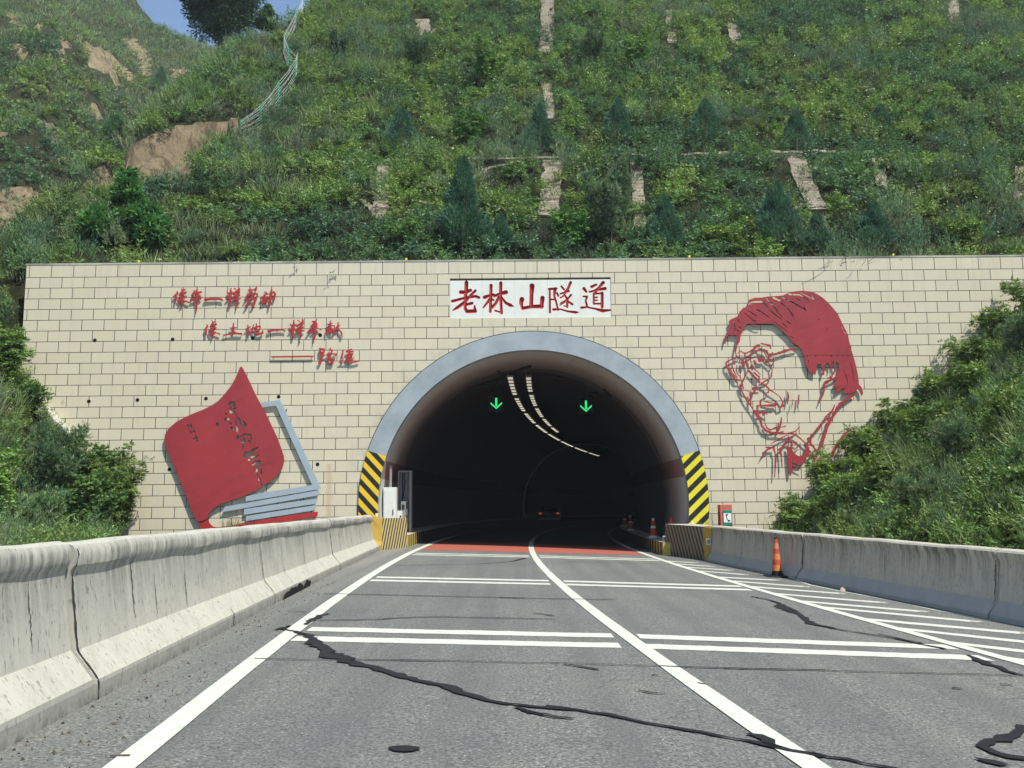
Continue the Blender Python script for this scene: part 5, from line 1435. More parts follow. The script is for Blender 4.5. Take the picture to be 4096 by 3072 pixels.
for pts, w, lb in RIBS:
    V, F = [], []
    dense = []
    for i in range(len(pts) - 1):
        for k in range(5):
            f = k / 5; dense.append((pts[i][0] + (pts[i + 1][0] - pts[i][0]) * f, pts[i][1] + (pts[i + 1][1] - pts[i][1]) * f))
    dense.append(pts[-1])
    C_ = [h22(*p) for p in dense]
    for i, p in enumerate(C_):
        ww = (w * .86 if w > 14 else w) * 1.8517 * p.y / FPX * (1 + .12 * math.sin(i * 2.3))
        t = (C_[min(i + 1, len(C_) - 1)] - C_[max(i - 1, 0)]).normalized()
        nn = Vector((0, -.67, .74)); sd = t.cross(nn).normalized()
        for s_ in (-.5, .5):
            a = p + sd * ww * s_
            V += [a + nn * (.10 if w > 14 else .16), a - nn * .3]
    for i in range(len(C_) - 1):
        b, d = 4 * i, 4 * i + 4
        F += [(b, b + 2, d + 2, d), (b + 2, b + 3, d + 3, d + 2), (b + 1, b, d, d + 1)]
    F += [(0, 1, 3, 2), (len(V) - 4, len(V) - 2, len(V) - 1, len(V) - 3)]
    tag(obj('masonry_rib', V, F, M['masonry']), lb, 'masonry rib', 'masonry ribs on the cut slope')

# ================================================================== PLANTS
def unit(v): return v / np.maximum(np.linalg.norm(v, axis=-1, keepdims=True), 1e-9)

def leaf_mesh(name, P, T, N, L_, Wd, col, parent=None):
    """many small leaf faces: base P, direction T, normal N, length, width, colour"""
    S_ = unit(np.cross(T, N))
    n = len(P)
    L_ = np.broadcast_to(np.asarray(L_, float).reshape(-1, 1), (n, 1)); Wd = np.broadcast_to(np.asarray(Wd, float).reshape(-1, 1), (n, 1))
    Nn = unit(np.cross(S_, T))
    V = np.empty((n, 4, 3))
    V[:, 0] = P
    V[:, 1] = P + T * L_ * .5 + S_ * Wd * .5 + Nn * L_ * .06
    V[:, 2] = P + T * L_ - Nn * L_ * .05
    V[:, 3] = P + T * L_ * .5 - S_ * Wd * .5 + Nn * L_ * .06
    me = bpy.data.meshes.new(name)
    me.vertices.add(n * 4); me.vertices.foreach_set('co', V.astype(np.float32).ravel())
    me.loops.add(n * 4); me.loops.foreach_set('vertex_index', np.arange(n * 4, dtype=np.int32))
    me.polygons.add(n); me.polygons.foreach_set('loop_start', np.arange(0, n * 4, 4, dtype=np.int32))
    me.polygons.foreach_set('loop_total', np.full(n, 4, dtype=np.int32))
    at = me.attributes.new('leaf_colour', 'FLOAT_VECTOR', 'FACE')
    at.data.foreach_set('vector', np.asarray(col, np.float32).ravel())
    me.materials.append(M['leaf'])
    me.update(calc_edges=True)
    o = bpy.data.objects.new(name, me); S.collection.objects.link(o)
    if parent is not None: o.parent = parent
    return o

def rnd(*s): return RNG.random(s)
def rn(*s): return RNG.normal(size=s)

def twig_leaves(c, r, h, ntw, nl, leaf_l, leaf_w, col, up=.15, thin=False, jit=.16, floor=.05, fall=.12):
    """domed shrub: twigs radiate from the base, leaves in pairs along each; arrays over m clumps"""
    m = len(c)
    az = rnd(m, ntw) * 2 * pi
    cz = floor + (1 - floor) * rnd(m, ntw) ** .8
    sz = np.sqrt(np.maximum(1 - cz ** 2, 0))
    d = np.stack([sz * np.cos(az), sz * np.sin(az), cz], -1)
    ln = (.55 + .5 * rnd(m, ntw) + .35 * (rnd(m, ntw) < .12))[..., None]
    ext = np.stack([r, r, h], -1)[:, None, :]
    end = c[:, None, :] + d * ext * ln
    st = c[:, None, :] + d * ext * .22
    t = (.38 + .62 * (np.arange(nl) + .5) / nl)[None, None, :, None]
    base = st[:, :, None, :] + (end - st)[:, :, None, :] * t
    base = base + rn(m, ntw, nl, 3) * (r[:, None, None, None] * .05)
    base[..., 2] -= fall * (t[..., 0] ** 2) * h[:, None, None] * sz[:, :, None]
    tg = unit(end - st)[:, :, None, :] * np.ones((1, 1, nl, 1))
    lat = unit(np.cross(tg, np.array([0, 0, 1.0])) + 1e-4)
    out_P, out_T, out_N, out_C = [], [], [], []
    shade = (.86 + .28 * rnd(m, ntw))[:, :, None, None]
    for s_ in (-1, 1):
        T = tg * (.95 if thin else .55) + lat * s_ * (.38 if thin else .85) + rn(m, ntw, nl, 3) * .28 + np.array([0, 0, up])
        T = unit(T)
        N = unit(np.array([0, 0, .42]) + d[:, :, None, :] * .85 + rn(m, ntw, nl, 3) * .38)
        C_ = col[:, None, None, :] * shade * (1 + jit * rn(m, ntw, nl, 1))
        out_P.append(base.reshape(-1, 3)); out_T.append(T.reshape(-1, 3)); out_N.append(N.reshape(-1, 3)); out_C.append(C_.reshape(-1, 3))
    P, T, N, C_ = (np.concatenate(q) for q in (out_P, out_T, out_N, out_C))
    n = len(P)
    k = 2
    L_ = np.tile(np.repeat(leaf_l, ntw * nl), 2) * (.65 + .7 * rnd(n)); Wd = np.tile(np.repeat(leaf_w, ntw * nl), 2) * (.7 + .6 * rnd(n))
    return P, T, N, L_, Wd, np.clip(C_, .004, 1)

def grass_leaves(c, r, h, nb, w, col, lean=.35):
    m = len(c)
    a = rnd(m, nb) * 2 * pi; q = np.sqrt(rnd(m, nb)) * r[:, None]
    P = c[:, None, :] + np.stack([np.cos(a) * q, np.sin(a) * q, np.zeros_like(a)], -1)
    T = unit(np.stack([np.cos(a) * lean, np.sin(a) * lean, np.ones_like(a)], -1) + rn(m, nb, 3) * .28)
    N = unit(rn(m, nb, 3) + np.array([0, -.6, .3]))
    L_ = (h[:, None] * (.5 + .7 * rnd(m, nb))).ravel()
    C_ = np.clip(col[:, None, :] * (1 + .2 * rn(m, nb, 1)), .004, 1)
    return P.reshape(-1, 3), T.reshape(-1, 3), N.reshape(-1, 3), L_, np.full(m * nb, w), C_.reshape(-1, 3)

def cat(parts):
    return [np.concatenate([p[i] for p in parts]) for i in range(6)]

# palette (real leaf colours)
PAL = dict(leafy=np.array([[.074, .116, .030], [.092, .130, .034], [.060, .106, .034], [.084, .118, .042]]),
           feather=np.array([[.062, .100, .056], [.076, .108, .054], [.050, .090, .050], [.088, .110, .064]]),
           grass=np.array([[.085, .125, .045], [.098, .128, .056], [.070, .115, .042], [.112, .128, .066]]),
           dark=np.array([[.034, .064, .030], [.028, .055, .034], [.040, .070, .030]]))
def pick(name, m, v=.16):
    p = PAL[name] * 2.1
    return p[RNG.integers(0, len(p), m)] * (1 + v * rn(m, 1)) 

def scatter(x0, x1, y0, y1, sx, sy, zf, margin=420, slack=True):
    xs = np.arange(x0, x1, sx); ys_ = np.arange(y0, y1, sy)
    X, Y = np.meshgrid(xs, ys_)
    X = X.ravel() + (rnd(X.size) - .5) * sx * 1.1; Y = Y.ravel() + (rnd(Y.size) - .5) * sy * 1.1
    Z = zf(X, Y)
    P = np.stack([X, Y, Z], 1)
    q = proj(P)
    k_ = (q[:, 0] > -margin) & (q[:, 0] < 4096 + margin) & (q[:, 1] > -margin) & (q[:, 1] < 3072)
    return P[k_], q[k_]

FENCE_LINE = [([(519, 291), (562, 270), (601, 232), (637, 180), (641, 160), (622, 148), (612, 112), (640, 56), (655, 20), (668, -10)], 22, '')]
def near_rib(q):
    m = np.zeros(len(q), bool)
    for pts, w, lb in RIBS + FENCE_LINE:
        w = w * .86 if w > 14 else w
        for i in range(len(pts) - 1):
            a = np.array(pts[i]) * 1.8517; b = np.array(pts[i + 1]) * 1.8517
            ab = b - a
            t = np.clip(((q - a) @ ab) / (ab @ ab), 0, 1)
            d = np.linalg.norm(q - a - t[:, None] * ab, axis=1)
            d2 = np.linalg.norm(q - np.array([0, 30]) - a - t[:, None] * ab, axis=1)
            m |= (rnd(len(q)) < .86) & (np.where(w > 14, np.minimum(d, d2) < w * 1.8517 * .5 + 2, d < (14 if 12 < w < 14 else 6)))
    return m

def add_mass(name, lb, parts, cat_='scrub'):
    o = leaf_mesh(name, *[a for a in (cat(parts))])
    return tag(o, lb, cat_, kind='stuff')

def scrub(P, kinds, rs, hs, nt_, nl_, ll, lw, scale_leaf=1.0):
    """kinds: 0 leafy, 1 feathery, 2 grass -> list of leaf arrays"""
    parts = []
    for k_ in (0, 1, 2, 3):
        s_ = kinds == k_
        m = int(s_.sum())
        if not m: continue
        c = P[s_]; r = rs[s_]; h = hs[s_]
        if k_ == 0:
            parts.append(twig_leaves(c, r, h, nt_, nl_, np.full(m, ll), np.full(m, lw), pick('leafy', m), up=.2))
        elif k_ == 1:
            parts.append(twig_leaves(c, r * .9, h * 1.15, int(nt_ * 1.5), nl_, np.full(m, ll * 1.25), np.full(m, lw * .38), pick('feather', m), up=.45, thin=True, floor=.25))
        elif k_ == 3:
            parts.append(twig_leaves(c, r * .95, h * .95, nt_, nl_, np.full(m, ll * .9), np.full(m, lw * .9), pick('dark', m) * 1.35, up=.15))
        else:
            parts.append(grass_leaves(c, r * 1.1, h * .95, int(nt_ * nl_ * .55), lw * .42, pick('grass', m)))
    return parts

# --- the cut slope above the portal
P, q = scatter(-19.5, 48, 32.0, 74, 1.12, .84, z_main)
keep = (~in_poly(q[:, 0], q[:, 1], SCAR) | (rnd(len(P)) < .07)) & ~near_rib(q)
P, q = P[keep], q[keep]
m = len(P)
left = np.clip((-5 - P[:, 0]) / 8, 0, 1)
nz = vnoise(P[:, 0] * .16, P[:, 1] * .24, 21) * .7 + .3 * vnoise(P[:, 0] * .5, P[:, 1] * .6, 23) + .22 * (rnd(m) - .5)
kinds = np.where(nz < .36, 1, np.where(nz > .63, 3, 0))
kinds = np.where(rnd(m) < .02 + .25 * left, 2, kinds)
big = vnoise(P[:, 0] * .6, P[:, 1] * .7, 41)
rs = .52 + .40 * rnd(m) + .35 * big; hs = .6 + .6 * rnd(m) ** 1.5 + .95 * big ** 2
hs = np.where(kinds == 2, hs * .7, hs)
add_mass('hillside_scrub', 'dense green scrub covering the cut slope above the tunnel', scrub(P, kinds, rs, hs, 40, 9, .125, .05))
# low undergrowth between the shrubs
P, q = scatter(-19.5, 48, 32.0, 74, .62, .50, z_main, 200)
keep = ~in_poly(q[:, 0], q[:, 1], SCAR) & ~near_rib(q)
P = P[keep]
m = len(P)
low = scrub(P, np.where(rnd(m) < .5, 3, 1), np.full(m, .42), .22 + .25 * rnd(m), 8, 6, .12, .05)
low = [(a_, b_, c_, d_, e_, f_ * np.array([.7, .68, .72])) for (a_, b_, c_, d_, e_, f_) in low]  # undergrowth colours multiplied down to paint shade into the gaps
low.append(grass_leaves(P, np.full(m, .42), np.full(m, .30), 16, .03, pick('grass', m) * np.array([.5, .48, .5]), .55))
add_mass('ground_cover', 'short darkened grass and weeds between the shrubs of the cut slope', low, 'grass')
# --- far hill on the left
P, q = scatter(-122, -14, 56, 178, 1.2, .95, z_back, 140)
bare = np.zeros(len(P), bool)
for k_ in BARE_FAR + BARE_LEFT: bare |= in_poly(q[:, 0], q[:, 1], k_)
keep = (~bare) | (rnd(len(P)) < .20)
P = P[keep]; m = len(P)
kinds = np.where(rnd(m) < .25, 1, np.where(rnd(m) < .15, 2, 0))
kinds = np.where(vnoise(P[:, 0] * .15, P[:, 1] * .2, 31) > .60, 3, kinds)
ridge = P[:, 1] > 112
kinds = np.where(ridge & (rnd(m) < .7), 2, kinds)
g_ = 1 + .35 * ridge
add_mass('hillside_scrub', 'scrub on the farther loess hill and hazy ridge at the upper left', scrub(P, kinds, (.7 + .7 * rnd(m)) * g_, (.7 + 1.1 * rnd(m) ** 1.4) * np.where(ridge, .7, 1), 15, 6, .27, .115))
# --- banks beside the road, in front of the wall
P, q = scatter(-22, -7.0, 13, 31.6, .42, .42, z_left, 600)
P = P[(P[:, 0] < -8.2) & (q[:, 0] < 380 + 60 * rnd(len(q)))]
m = len(P)
add_mass('bank_scrub', 'tangled low greenery covering the left bank beside the portal', scrub(P, np.where(rnd(m) < .25, 1, np.where(rnd(m) < .18, 2, 0)), .4 + .3 * rnd(m), .45 + .55 * rnd(m), 22, 8, .092, .031))
P, q = scatter(8.3, 24, 12, 30.4, .42, .42, z_right, 600)
P = P[(P[:, 0] > 8.85)]
m = len(P)
kk_ = np.where(rnd(m) < .22, 1, np.where(rnd(m) < .12, 2, 0))
add_mass('bank_scrub', 'tangled low greenery covering the right bank beside the portal', scrub(P, kk_, .42 + .32 * rnd(m), .45 + .6 * rnd(m), 22, 8, .092, .031))

# ---------------------------------------------------------------- single plants
def plant(kind, base, h, w, label, name, cat_, n=1.0, group=None, tint=(1, 1, 1), lean=(0, 0)):
    root = empty(name, base); tag(root, label, cat_, group)
    tint = np.array(tint)
    mb = MB()
    if kind == 'conifer':
        N_ = int(8200 * n)
        t = rnd(N_) ** .85
        prof = np.minimum(1, (t + .03) / .2) ** .6 * (1 - t) ** .72
        lump = .75 + .5 * vnoise(t * 7, rnd(N_) * 0 + 1.7, int(base[0] * 10) % 50)
        a = rnd(N_) * 2 * pi
        lob = 1 + .22 * np.sin(a * 3 + t * 9) + .14 * np.sin(a * 5 - t * 14)
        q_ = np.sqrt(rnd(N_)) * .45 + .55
        rr = w / 2 * prof * lump * lob * q_
        P_ = np.stack([rr * np.cos(a), rr * np.sin(a), .06 * h + t * h * .94 - .08 * rr], 1)
        T = unit(np.stack([np.cos(a), np.sin(a), .75 + .6 * t], 1) + .3 * rn(N_, 3))
        Nn = unit(rn(N_, 3) + np.array([0, 0, .6]))
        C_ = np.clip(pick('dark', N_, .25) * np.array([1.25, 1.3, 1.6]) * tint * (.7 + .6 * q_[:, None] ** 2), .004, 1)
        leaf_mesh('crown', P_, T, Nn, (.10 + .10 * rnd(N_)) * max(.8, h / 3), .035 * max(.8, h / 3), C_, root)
        mb.tube([(0, 0, -.3), (0.02, 0, h * .5), (0, .02, h * .95)], [.03 * h, .02 * h, .004 * h], 7)
        for i in range(9):
            t_ = .15 + .08 * i; a_ = i * 2.4
            mb.tube([(0, 0, t_ * h), (w * .3 * (1 - t_) * cos(a_), w * .3 * (1 - t_) * sin(a_), t_ * h + .12 * h)], [.008 * h, .003 * h], 5)
    elif kind == 'tree':
        N_ = int(26000 * n)
        nc = 70 if n > 1 else 30
        cc = unit(rn(nc, 3)); cc *= (.45 + .5 * rnd(nc) ** .5)[:, None]
        tap = 1.0 if n > 1 else np.clip(1.05 - .55 * cc[:, 2], .3, 1.5)
        ctr = np.stack([cc[:, 0] * w / 2 * tap, cc[:, 1] * w / 2 * tap, h * .58 + cc[:, 2] * h * .40], 1)
        cr = (.16 + .13 * rnd(nc)) * w if n > 1 else (.10 + .16 * rnd(nc)) * w
        k_ = RNG.integers(0, nc, N_)
        dd = unit(rn(N_, 3)); q_ = rnd(N_) ** .4
        P_ = ctr[k_] + dd * (cr[k_] * q_)[:, None] * np.array([1, 1, .8])
        T = unit(dd + .5 * rn(N_, 3) + np.array([0, 0, .1])); Nn = unit(rn(N_, 3) + np.array([0, 0, .9]))
        C_ = np.clip(pick('dark', N_, .22) * tint * (1 + .15 * rn(nc, 1))[k_], .004, 1)
        leaf_mesh('crown', P_, T, Nn, .17 + .1 * rnd(N_), .09, C_, root)
        mb.tube([(0, 0, -.4), (.05, 0, h * .2), (0, .03, h * .5), (.03, 0, h * .85)], [.035 * h, .028 * h, .018 * h, .005 * h], 9)
        for i in range(9):
            a_ = i * 2.39; z0 = h * (.2 + .05 * i)
            mb.tube([(0, 0, z0), (w * .2 * cos(a_), w * .2 * sin(a_), z0 + h * .12), (w * .36 * cos(a_), w * .36 * sin(a_), z0 + h * .2)], [.014 * h, .008 * h, .003 * h], 6)
    elif kind in ('sumac', 'shrub', 'feather'):
        # several stems, each carrying sprays of paired leaflets
        ns = max(5, int(9 * n)); allp = []
        pal = {'sumac': 'leafy', 'shrub': 'leafy', 'feather': 'feather'}[kind]
        tips = []
        for i in range(ns):
            a_ = RNG.random() * 2 * pi; sp = w / 2 * (.25 + .75 * RNG.random()); hh = h * (.6 + .45 * RNG.random())
            p0 = Vector((.06 * cos(a_), .06 * sin(a_), -.15)); p1 = Vector((sp * .45 * cos(a_) + lean[0] * .4, sp * .45 * sin(a_) + lean[1] * .4, hh * .55)); p2 = Vector((sp * cos(a_) + lean[0], sp * sin(a_) + lean[1], hh))
            mb.tube([p0, p1, p2], [.012 + .006 * h, .008 + .003 * h, .004], 5)
            for k_ in range(int((7 if kind == 'sumac' else 9) * (h / 1.2))):
                f = .25 + .75 * RNG.random()
                b = p0.lerp(p1, f * 2) if f < .5 else p1.lerp(p2, f * 2 - 1)
                tips.append((b.x, b.y, b.z, a_))
        tips = np.array(tips)
        m = len(tips)
        col = pick(pal, m) * tint
        if kind == 'sumac':
            allp.append(twig_leaves(tips[:, :3], np.full(m, .36), np.full(m, .26), 5, 8, np.full(m, .11), np.full(m, .032), col, up=-.05, floor=-.15, fall=.35))
        elif kind == 'shrub':
            allp.append(twig_leaves(tips[:, :3], np.full(m, .27), np.full(m, .22), 6, 6, np.full(m, .085), np.full(m, .04), col, up=.1, floor=-.3))
        else:
            allp.append(twig_leaves(tips[:, :3], np.full(m, .24), np.full(m, .34), 9, 7, np.full(m, .10), np.full(m, .016), col, up=.4, thin=True, floor=0.0))
        leaf_mesh('foliage', *cat(allp), root)
    elif kind == 'weed':
        m = max(3, int(6 * n))
        c_ = np.stack([(rnd(m) - .5) * w, (rnd(m) - .5) * w * .6, np.zeros(m)], 1)
        parts = [grass_leaves(c_, np.full(m, .1), np.full(m, h * .8), 22, .018, pick('grass', m) * tint, .3)]
        leaf_mesh('blades', *cat(parts), root)
        for i in range(m):
            mb.tube([(c_[i, 0], c_[i, 1], -.05), (c_[i, 0] + .05 * rn(1)[0], c_[i, 1], h * .6), (c_[i, 0] + .12 * rn(1)[0], c_[i, 1], h)], [.006, .004, .002], 4)
    mb.build('stem' if kind in ('sumac', 'shrub', 'feather', 'weed') else 'trunk', M['bark'], root, True)
    return root

GH = 'young conifers on the cut slope'
for (x, y, hpx, wpx, lb) in (
        (1000, 545, 180, 92, 'tallest dark conifer on the slope, standing just above the wall left of the plaque'),
        (1526, 318, 92, 84, 'broad blue green conifer in mid slope right of centre'),
        (1722, 330, 80, 66, 'dark round conifer above the berm line at the right'),
        (1336, 322, 96, 70, 'dark conifer in mid slope above the plaque end'),
        (868, 330, 86, 78, 'grey green conifer in mid slope near the left ribs'),
        (1682, 545, 130, 104, 'large dark conifer behind the wall top above the portrait'),
        (1438, 552, 110, 82, 'dark conifer behind the wall top, right of the plaque'),
        (1892, 540, 88, 70, 'dark conifer behind the wall top far right'),
        (1768, 545, 70, 46, 'small dark conifer beside the large one above the portrait'),
        (1166, 330, 92, 62, 'slim conifer in mid slope above the plaque start'),
        (1905, 300, 66, 60, 'conifer high at the right of the slope'),
        (1080, 550, 70, 60, 'small dark conifer by the foot of the tallest one'),
        (2010, 285, 42, 30, 'tiny dark conifer high at the right edge of the slope')):
    b = h22(x, y); k_ = 1.8517 * b.y / FPX
    plant('conifer', b, hpx * k_ * 1.18, wpx * k_ * 1.15, lb, 'conifer', 'conifer', n=max(.6, min(1.6, hpx / 100)), group=GH, tint=(.8, .88, 1.05))
b = h22(1318, 545); k_ = 1.8517 * b.y / FPX
plant('feather', b, 205 * k_, 120 * k_, 'tall pale feathery tree on the slope above the plaque', 'feathery_tree', 'tree', n=3.2, tint=(1.0, 1.0, 1.05))
for (x, y, hpx, wpx, kd, tint, lb) in (
        (730, 140, 75, 80, 'feather', (.75, .8, .8), 'rounded dark shrub near the top left of the slope'),
        (905, 160, 95, 90, 'feather', (.9, .95, .85), 'tall grey green shrub high on the slope left of centre'),
        (1050, 190, 95, 110, 'shrub', (1.0, 1.15, 1.0), 'bright green bush high on the slope by the central rib'),
        (1290, 150, 85, 90, 'feather', (.95, 1.0, .85), 'bare branched grey green shrub right of the central rib'),
        (1375, 160, 80, 70, 'shrub', (1.0, 1.2, 1.1), 'fresh green bush near the top right of the central rib'),
        (880, 545, 60, 100, 'shrub', (1.0, 1.1, 1.0), 'low bright bush behind the wall top left of the tall conifer'),
        (1230, 545, 90, 110, 'shrub', (.8, 1.1, 1.0), 'leafy bush hanging over the wall above the plaque'),
        (1560, 545, 60, 90, 'shrub', (1.2, 1.15, .9), 'yellow green bush behind the wall between plaque and portrait'),
        (2080, 545, 70, 110, 'shrub', (1.1, 1.1, .9), 'yellow green bush behind the wall at the far right')):
    b = h22(x, y); k_ = 1.8517 * b.y / FPX
    plant(kd, b, hpx * k_, wpx * k_, lb, 'shrub', 'shrub', n=2.2, tint=tint)
# ailanthus sapling with long drooping leaves in mid slope
b = h22(1005, 330); k_ = 1.8517 * b.y / FPX
plant('sumac', b, 105 * k_, 110 * k_, 'sapling with long drooping compound leaves in mid slope', 'sapling', 'sapling', n=1.4, tint=(.7, .95, .9))
# skyline
def sky_pt(x, y, dist):
    d = ray(x * 1.8517, y * 1.8517); t = dist / d.y
    return Vector((d.x * t, dist, CAMZ + d.z * t))
p = sky_pt(475, 128, 60.0)
plant('tree', p, 7.6, 4.5, 'big dark round tree standing against the sky on the ridge', 'tree', 'tree', n=1.5, tint=(.85, .85, .95))
p = sky_pt(574, 84, 59.0)
plant('tree', p, 2.4, 1.2, 'small slim tree against the sky beside the big round one', 'tree', 'tree', n=.13, tint=(1.0, 1.05, 1.0))
p = h22(346, 196, z_back)
plant('conifer', p, 3.4, 2.4, 'single dark conifer on the gully side below the bare cliffs', 'conifer', 'conifer', n=1.2)
for (bx_, by_, h_, w_, lb) in ((-14.2, 33.6, 2.9, 1.0, 'taller of the dark leafy trees behind the left end of the wall'),
                               (-13.3, 33.3, 2.0, 1.2, 'shorter dark leafy tree behind the left end of the wall, right of the taller'),
                               (-15.1, 33.4, 1.5, 1.2, 'dark leafy tree nearest the left corner of the wall top')):
    plant('tree', (bx_, by_, float(z_main(np.array([bx_]), np.array([by_]))[0]) - .2), h_, w_, lb, 'tree', 'tree', n=.2, tint=(1.15, 1.5, 1.0))
p = h22(245, 330, z_back)
plant('tree', p, 4.2, 2.2, 'dark bushy tree in the gully at the left', 'tree', 'tree', n=.25, tint=(1.2, 1.5, 1.0))

# bushes on the right bank
RBK = [(8.75, 29.7, 1.5, 1.2, 'sumac', 'small sumac shrub just right of the phone pillar'),
       (9.9, 29.8, 1.75, 1.3, 'sumac', 'sumac shrub under the collar of the portrait'),
       (11.3, 29.9, 1.6, 1.6, 'sumac', 'sumac shrub hiding the lower end of the portrait jacket'),
       (12.5, 29.9, 1.5, 1.7, 'sumac', 'sumac shrub right of the portrait, lower part of the bank'),
       (13.7, 29.9, 1.5, 1.7, 'sumac', 'sumac shrub half way up the right bank along the wall'),
       (14.9, 29.9, 1.5, 1.7, 'sumac', 'sumac shrub two thirds up the right bank along the wall'),
       (16.0, 29.9, 1.5, 1.7, 'sumac', 'sumac shrub high on the right bank along the wall'),
       (17.0, 29.8, 1.5, 1.7, 'sumac', 'topmost sumac shrub at the right edge along the wall'),
       (10.4, 26.5, 1.3, 1.7, 'shrub', 'bright round bush on the right bank behind the barrier'),
       (12.0, 27.0, 1.4, 1.9, 'sumac', 'second row sumac low on the right bank'),
       (13.4, 27.2, 1.4, 1.9, 'shrub', 'second row bush in the middle of the right bank'),
       (14.9, 27.0, 1.4, 2.0, 'feather', 'pale feathery bush high in the second row of the right bank'),
       (10.0, 22.5, .9, 1.4, 'feather', 'feathery weed bush right behind the barrier joint'),
       (11.2, 23.5, 1.2, 1.6, 'feather', 'grey green feathery bush in front on the right bank'),
       (12.4, 23.0, 1.2, 1.6, 'shrub', 'bright low bush at the right edge of the photo, front of the bank'),
       (15.6, 25.5, 1.1, 2.2, 'feather', 'dry brownish scrub on the worn part of the right bank at the photo edge'),
       (9.9, 28.0, 1.3, 1.6, 'sumac', 'broad sumac on the lowest part of the right bank'),
       (9.1, 28.6, 1.1, 1.3, 'sumac', 'low drooping sumac in front of the shrub beside the phone pillar'),
       (10.3, 19.0, .8, 1.3, 'shrub', 'small bright weed bush nearest the camera behind the right barrier')]
for (x, y, h_, w_, kd, lb) in RBK:
    z = float(z_right(np.array([x]), np.array([y]))[0])
    plant(kd, (x, y, z - .05), h_, w_, lb, 'shrub', 'shrub', n=1.5 * w_ / 1.5, group='bushes on the right bank', tint=(1.5, 1.05, .95) if 'brownish' in lb else (1.0, 1.0, .9) if kd != 'feather' else (1.0, 1.0, .95))
LBK = [(-12.5, 29.6, 2.5, 1.9, 'sumac', 'sumac with long sprays reaching over the tiles on the left', (1.0, .95, .9)),
       (-13.4, 29.9, 2.0, 2.2, 'shrub', 'dark bush at the foot of the left bank against the wall', (.75, .8, .85)),
       (-14.3, 29.6, 1.1, 1.8, 'feather', 'dark feathery bush half way up the left bank', (.75, .85, .75)),
       (-15.4, 29.4, .8, 1.6, 'shrub', 'bush high on the left bank below the concrete edge', (.75, .85, .8)),
       (-12.2, 27.0, 2.2, 2.2, 'shrub', 'dark dense bush in front of the left bank', (.7, .8, .75)),
       (-11.6, 23.0, 1.5, 1.6, 'feather', 'pale feathery weed bush above the left barrier', (1.35, 1.35, 1.2)),
       (-12.4, 22.0, 2.3, 1.5, 'shrub', 'pale fresh bush at the left edge of the photo', (1.4, 1.5, 1.4)),
       (-13.2, 27.0, 2.2, 2.0, 'feather', 'dark feathery bush behind the pale one at the left edge', (.8, .85, .8)),
       (-15.9, 29.0, 1.9, 1.5, 'sumac', 'tall sumac at the left photo edge, highest of the left bank', (.95, 1.0, .9)),
       (-17.0, 30.3, 1.4, 1.5, 'feather', 'bush beside the brick stub at the upper left end of the wall', (.9, 1.0, .9))]
for (x, y, h_, w_, kd, lb, tint) in LBK:
    z = float(z_left(np.array([x]), np.array([y]))[0])
    plant(kd, (x, y, z - .05), h_, w_, lb, 'shrub', 'shrub', n=1.7 * w_ / 1.5, group='bushes on the left bank', tint=tint)
for (x, y, z, h_, w_, lb, tn) in ((-8.95, 30.2, .55, 1.05, .5, 'thin dry grass stalks at the foot of the book sculpture', (1.2, .95, .8)),
                                  (-8.4, 30.3, .55, .8, .3, 'second dry grass tuft at the foot of the book sculpture', (1.1, .9, .8)),
                                  (6.2, 30.0, .35, .95, .7, 'wispy weeds between hazard panel and phone pillar', (.9, 1.0, .8)),
                                  (8.0, 29.2, .3, 1.0, .8, 'bright grass tuft against the right side of the phone pillar', (.8, 1.15, .7)),
                                  (8.5, 28.4, .3, .9, .8, 'grass tuft right of the phone pillar in front of the sumac', (.8, 1.1, .7))):
    plant('weed', (x, y, z), h_, w_, lb, 'weed', 'weed', n=1.6, tint=tn)

# ------------------------------------------------------------------ fence up the slope, small posts, markers
FP = [(519, 291, 26), (562, 276, 44), (601, 236, 54), (637, 184, 50), (641, 160, 40), (622, 150, 44), (612, 116, 38), (640, 58, 30), (655, 22, 26), (668, -8, 24)]
fp = []
for (x, y, hh) in FP:
    b = h22(x, y); fp.append((b, hh * 1.8517 * b.y / FPX * 1.25))
fr_ = empty('wire_fence', fp[0][0]); tag(fr_, 'green post and wire fence climbing the ridge at the upper left', 'fence')
o0 = fp[0][0]
for b, hh in fp:
    d = b - o0
    mb = MB(); mb.tube([(d.x, d.y, d.z - .3), (d.x, d.y, d.z + hh)], .035, 6); mb.build('post', M['green_post'], fr_)
mb = MB()
for k_ in range(8):
    pts = []
    for i, (b, hh) in enumerate(fp):
        d = b - o0
        pts.append((d.x, d.y, d.z + hh * (.08 + .125 * k_)))
        if i + 1 < len(fp):
            d2 = fp[i + 1][0] - o0
            pts.append(((d.x + d2.x) / 2 + random.uniform(-.06, .06), (d.y + d2.y) / 2, (d.z + d2.z) / 2 + (hh + fp[i + 1][1]) / 2 * (.06 + .125 * k_) - .05 + random.uniform(-.06, .06)))
    mb = MB(); mb.tube(pts, .009, 4); mb.build('wire', M['wire'], fr_)
for (x, y, hh, lb) in ((378, 398, 24, 'short green fence post at the lower edge of the bare scar'), (308, 444, 20, 'short green fence post left of the first one under the scar')):
    b = h22(x, y); mb = MB(); mb.tube([(0, 0, -.3), (0, 0, hh * 1.8517 * b.y / FPX + .35)], .035, 6); o = mb.build('fence_post', M['green_post']); o.location = b
    tag(o, lb, 'post')
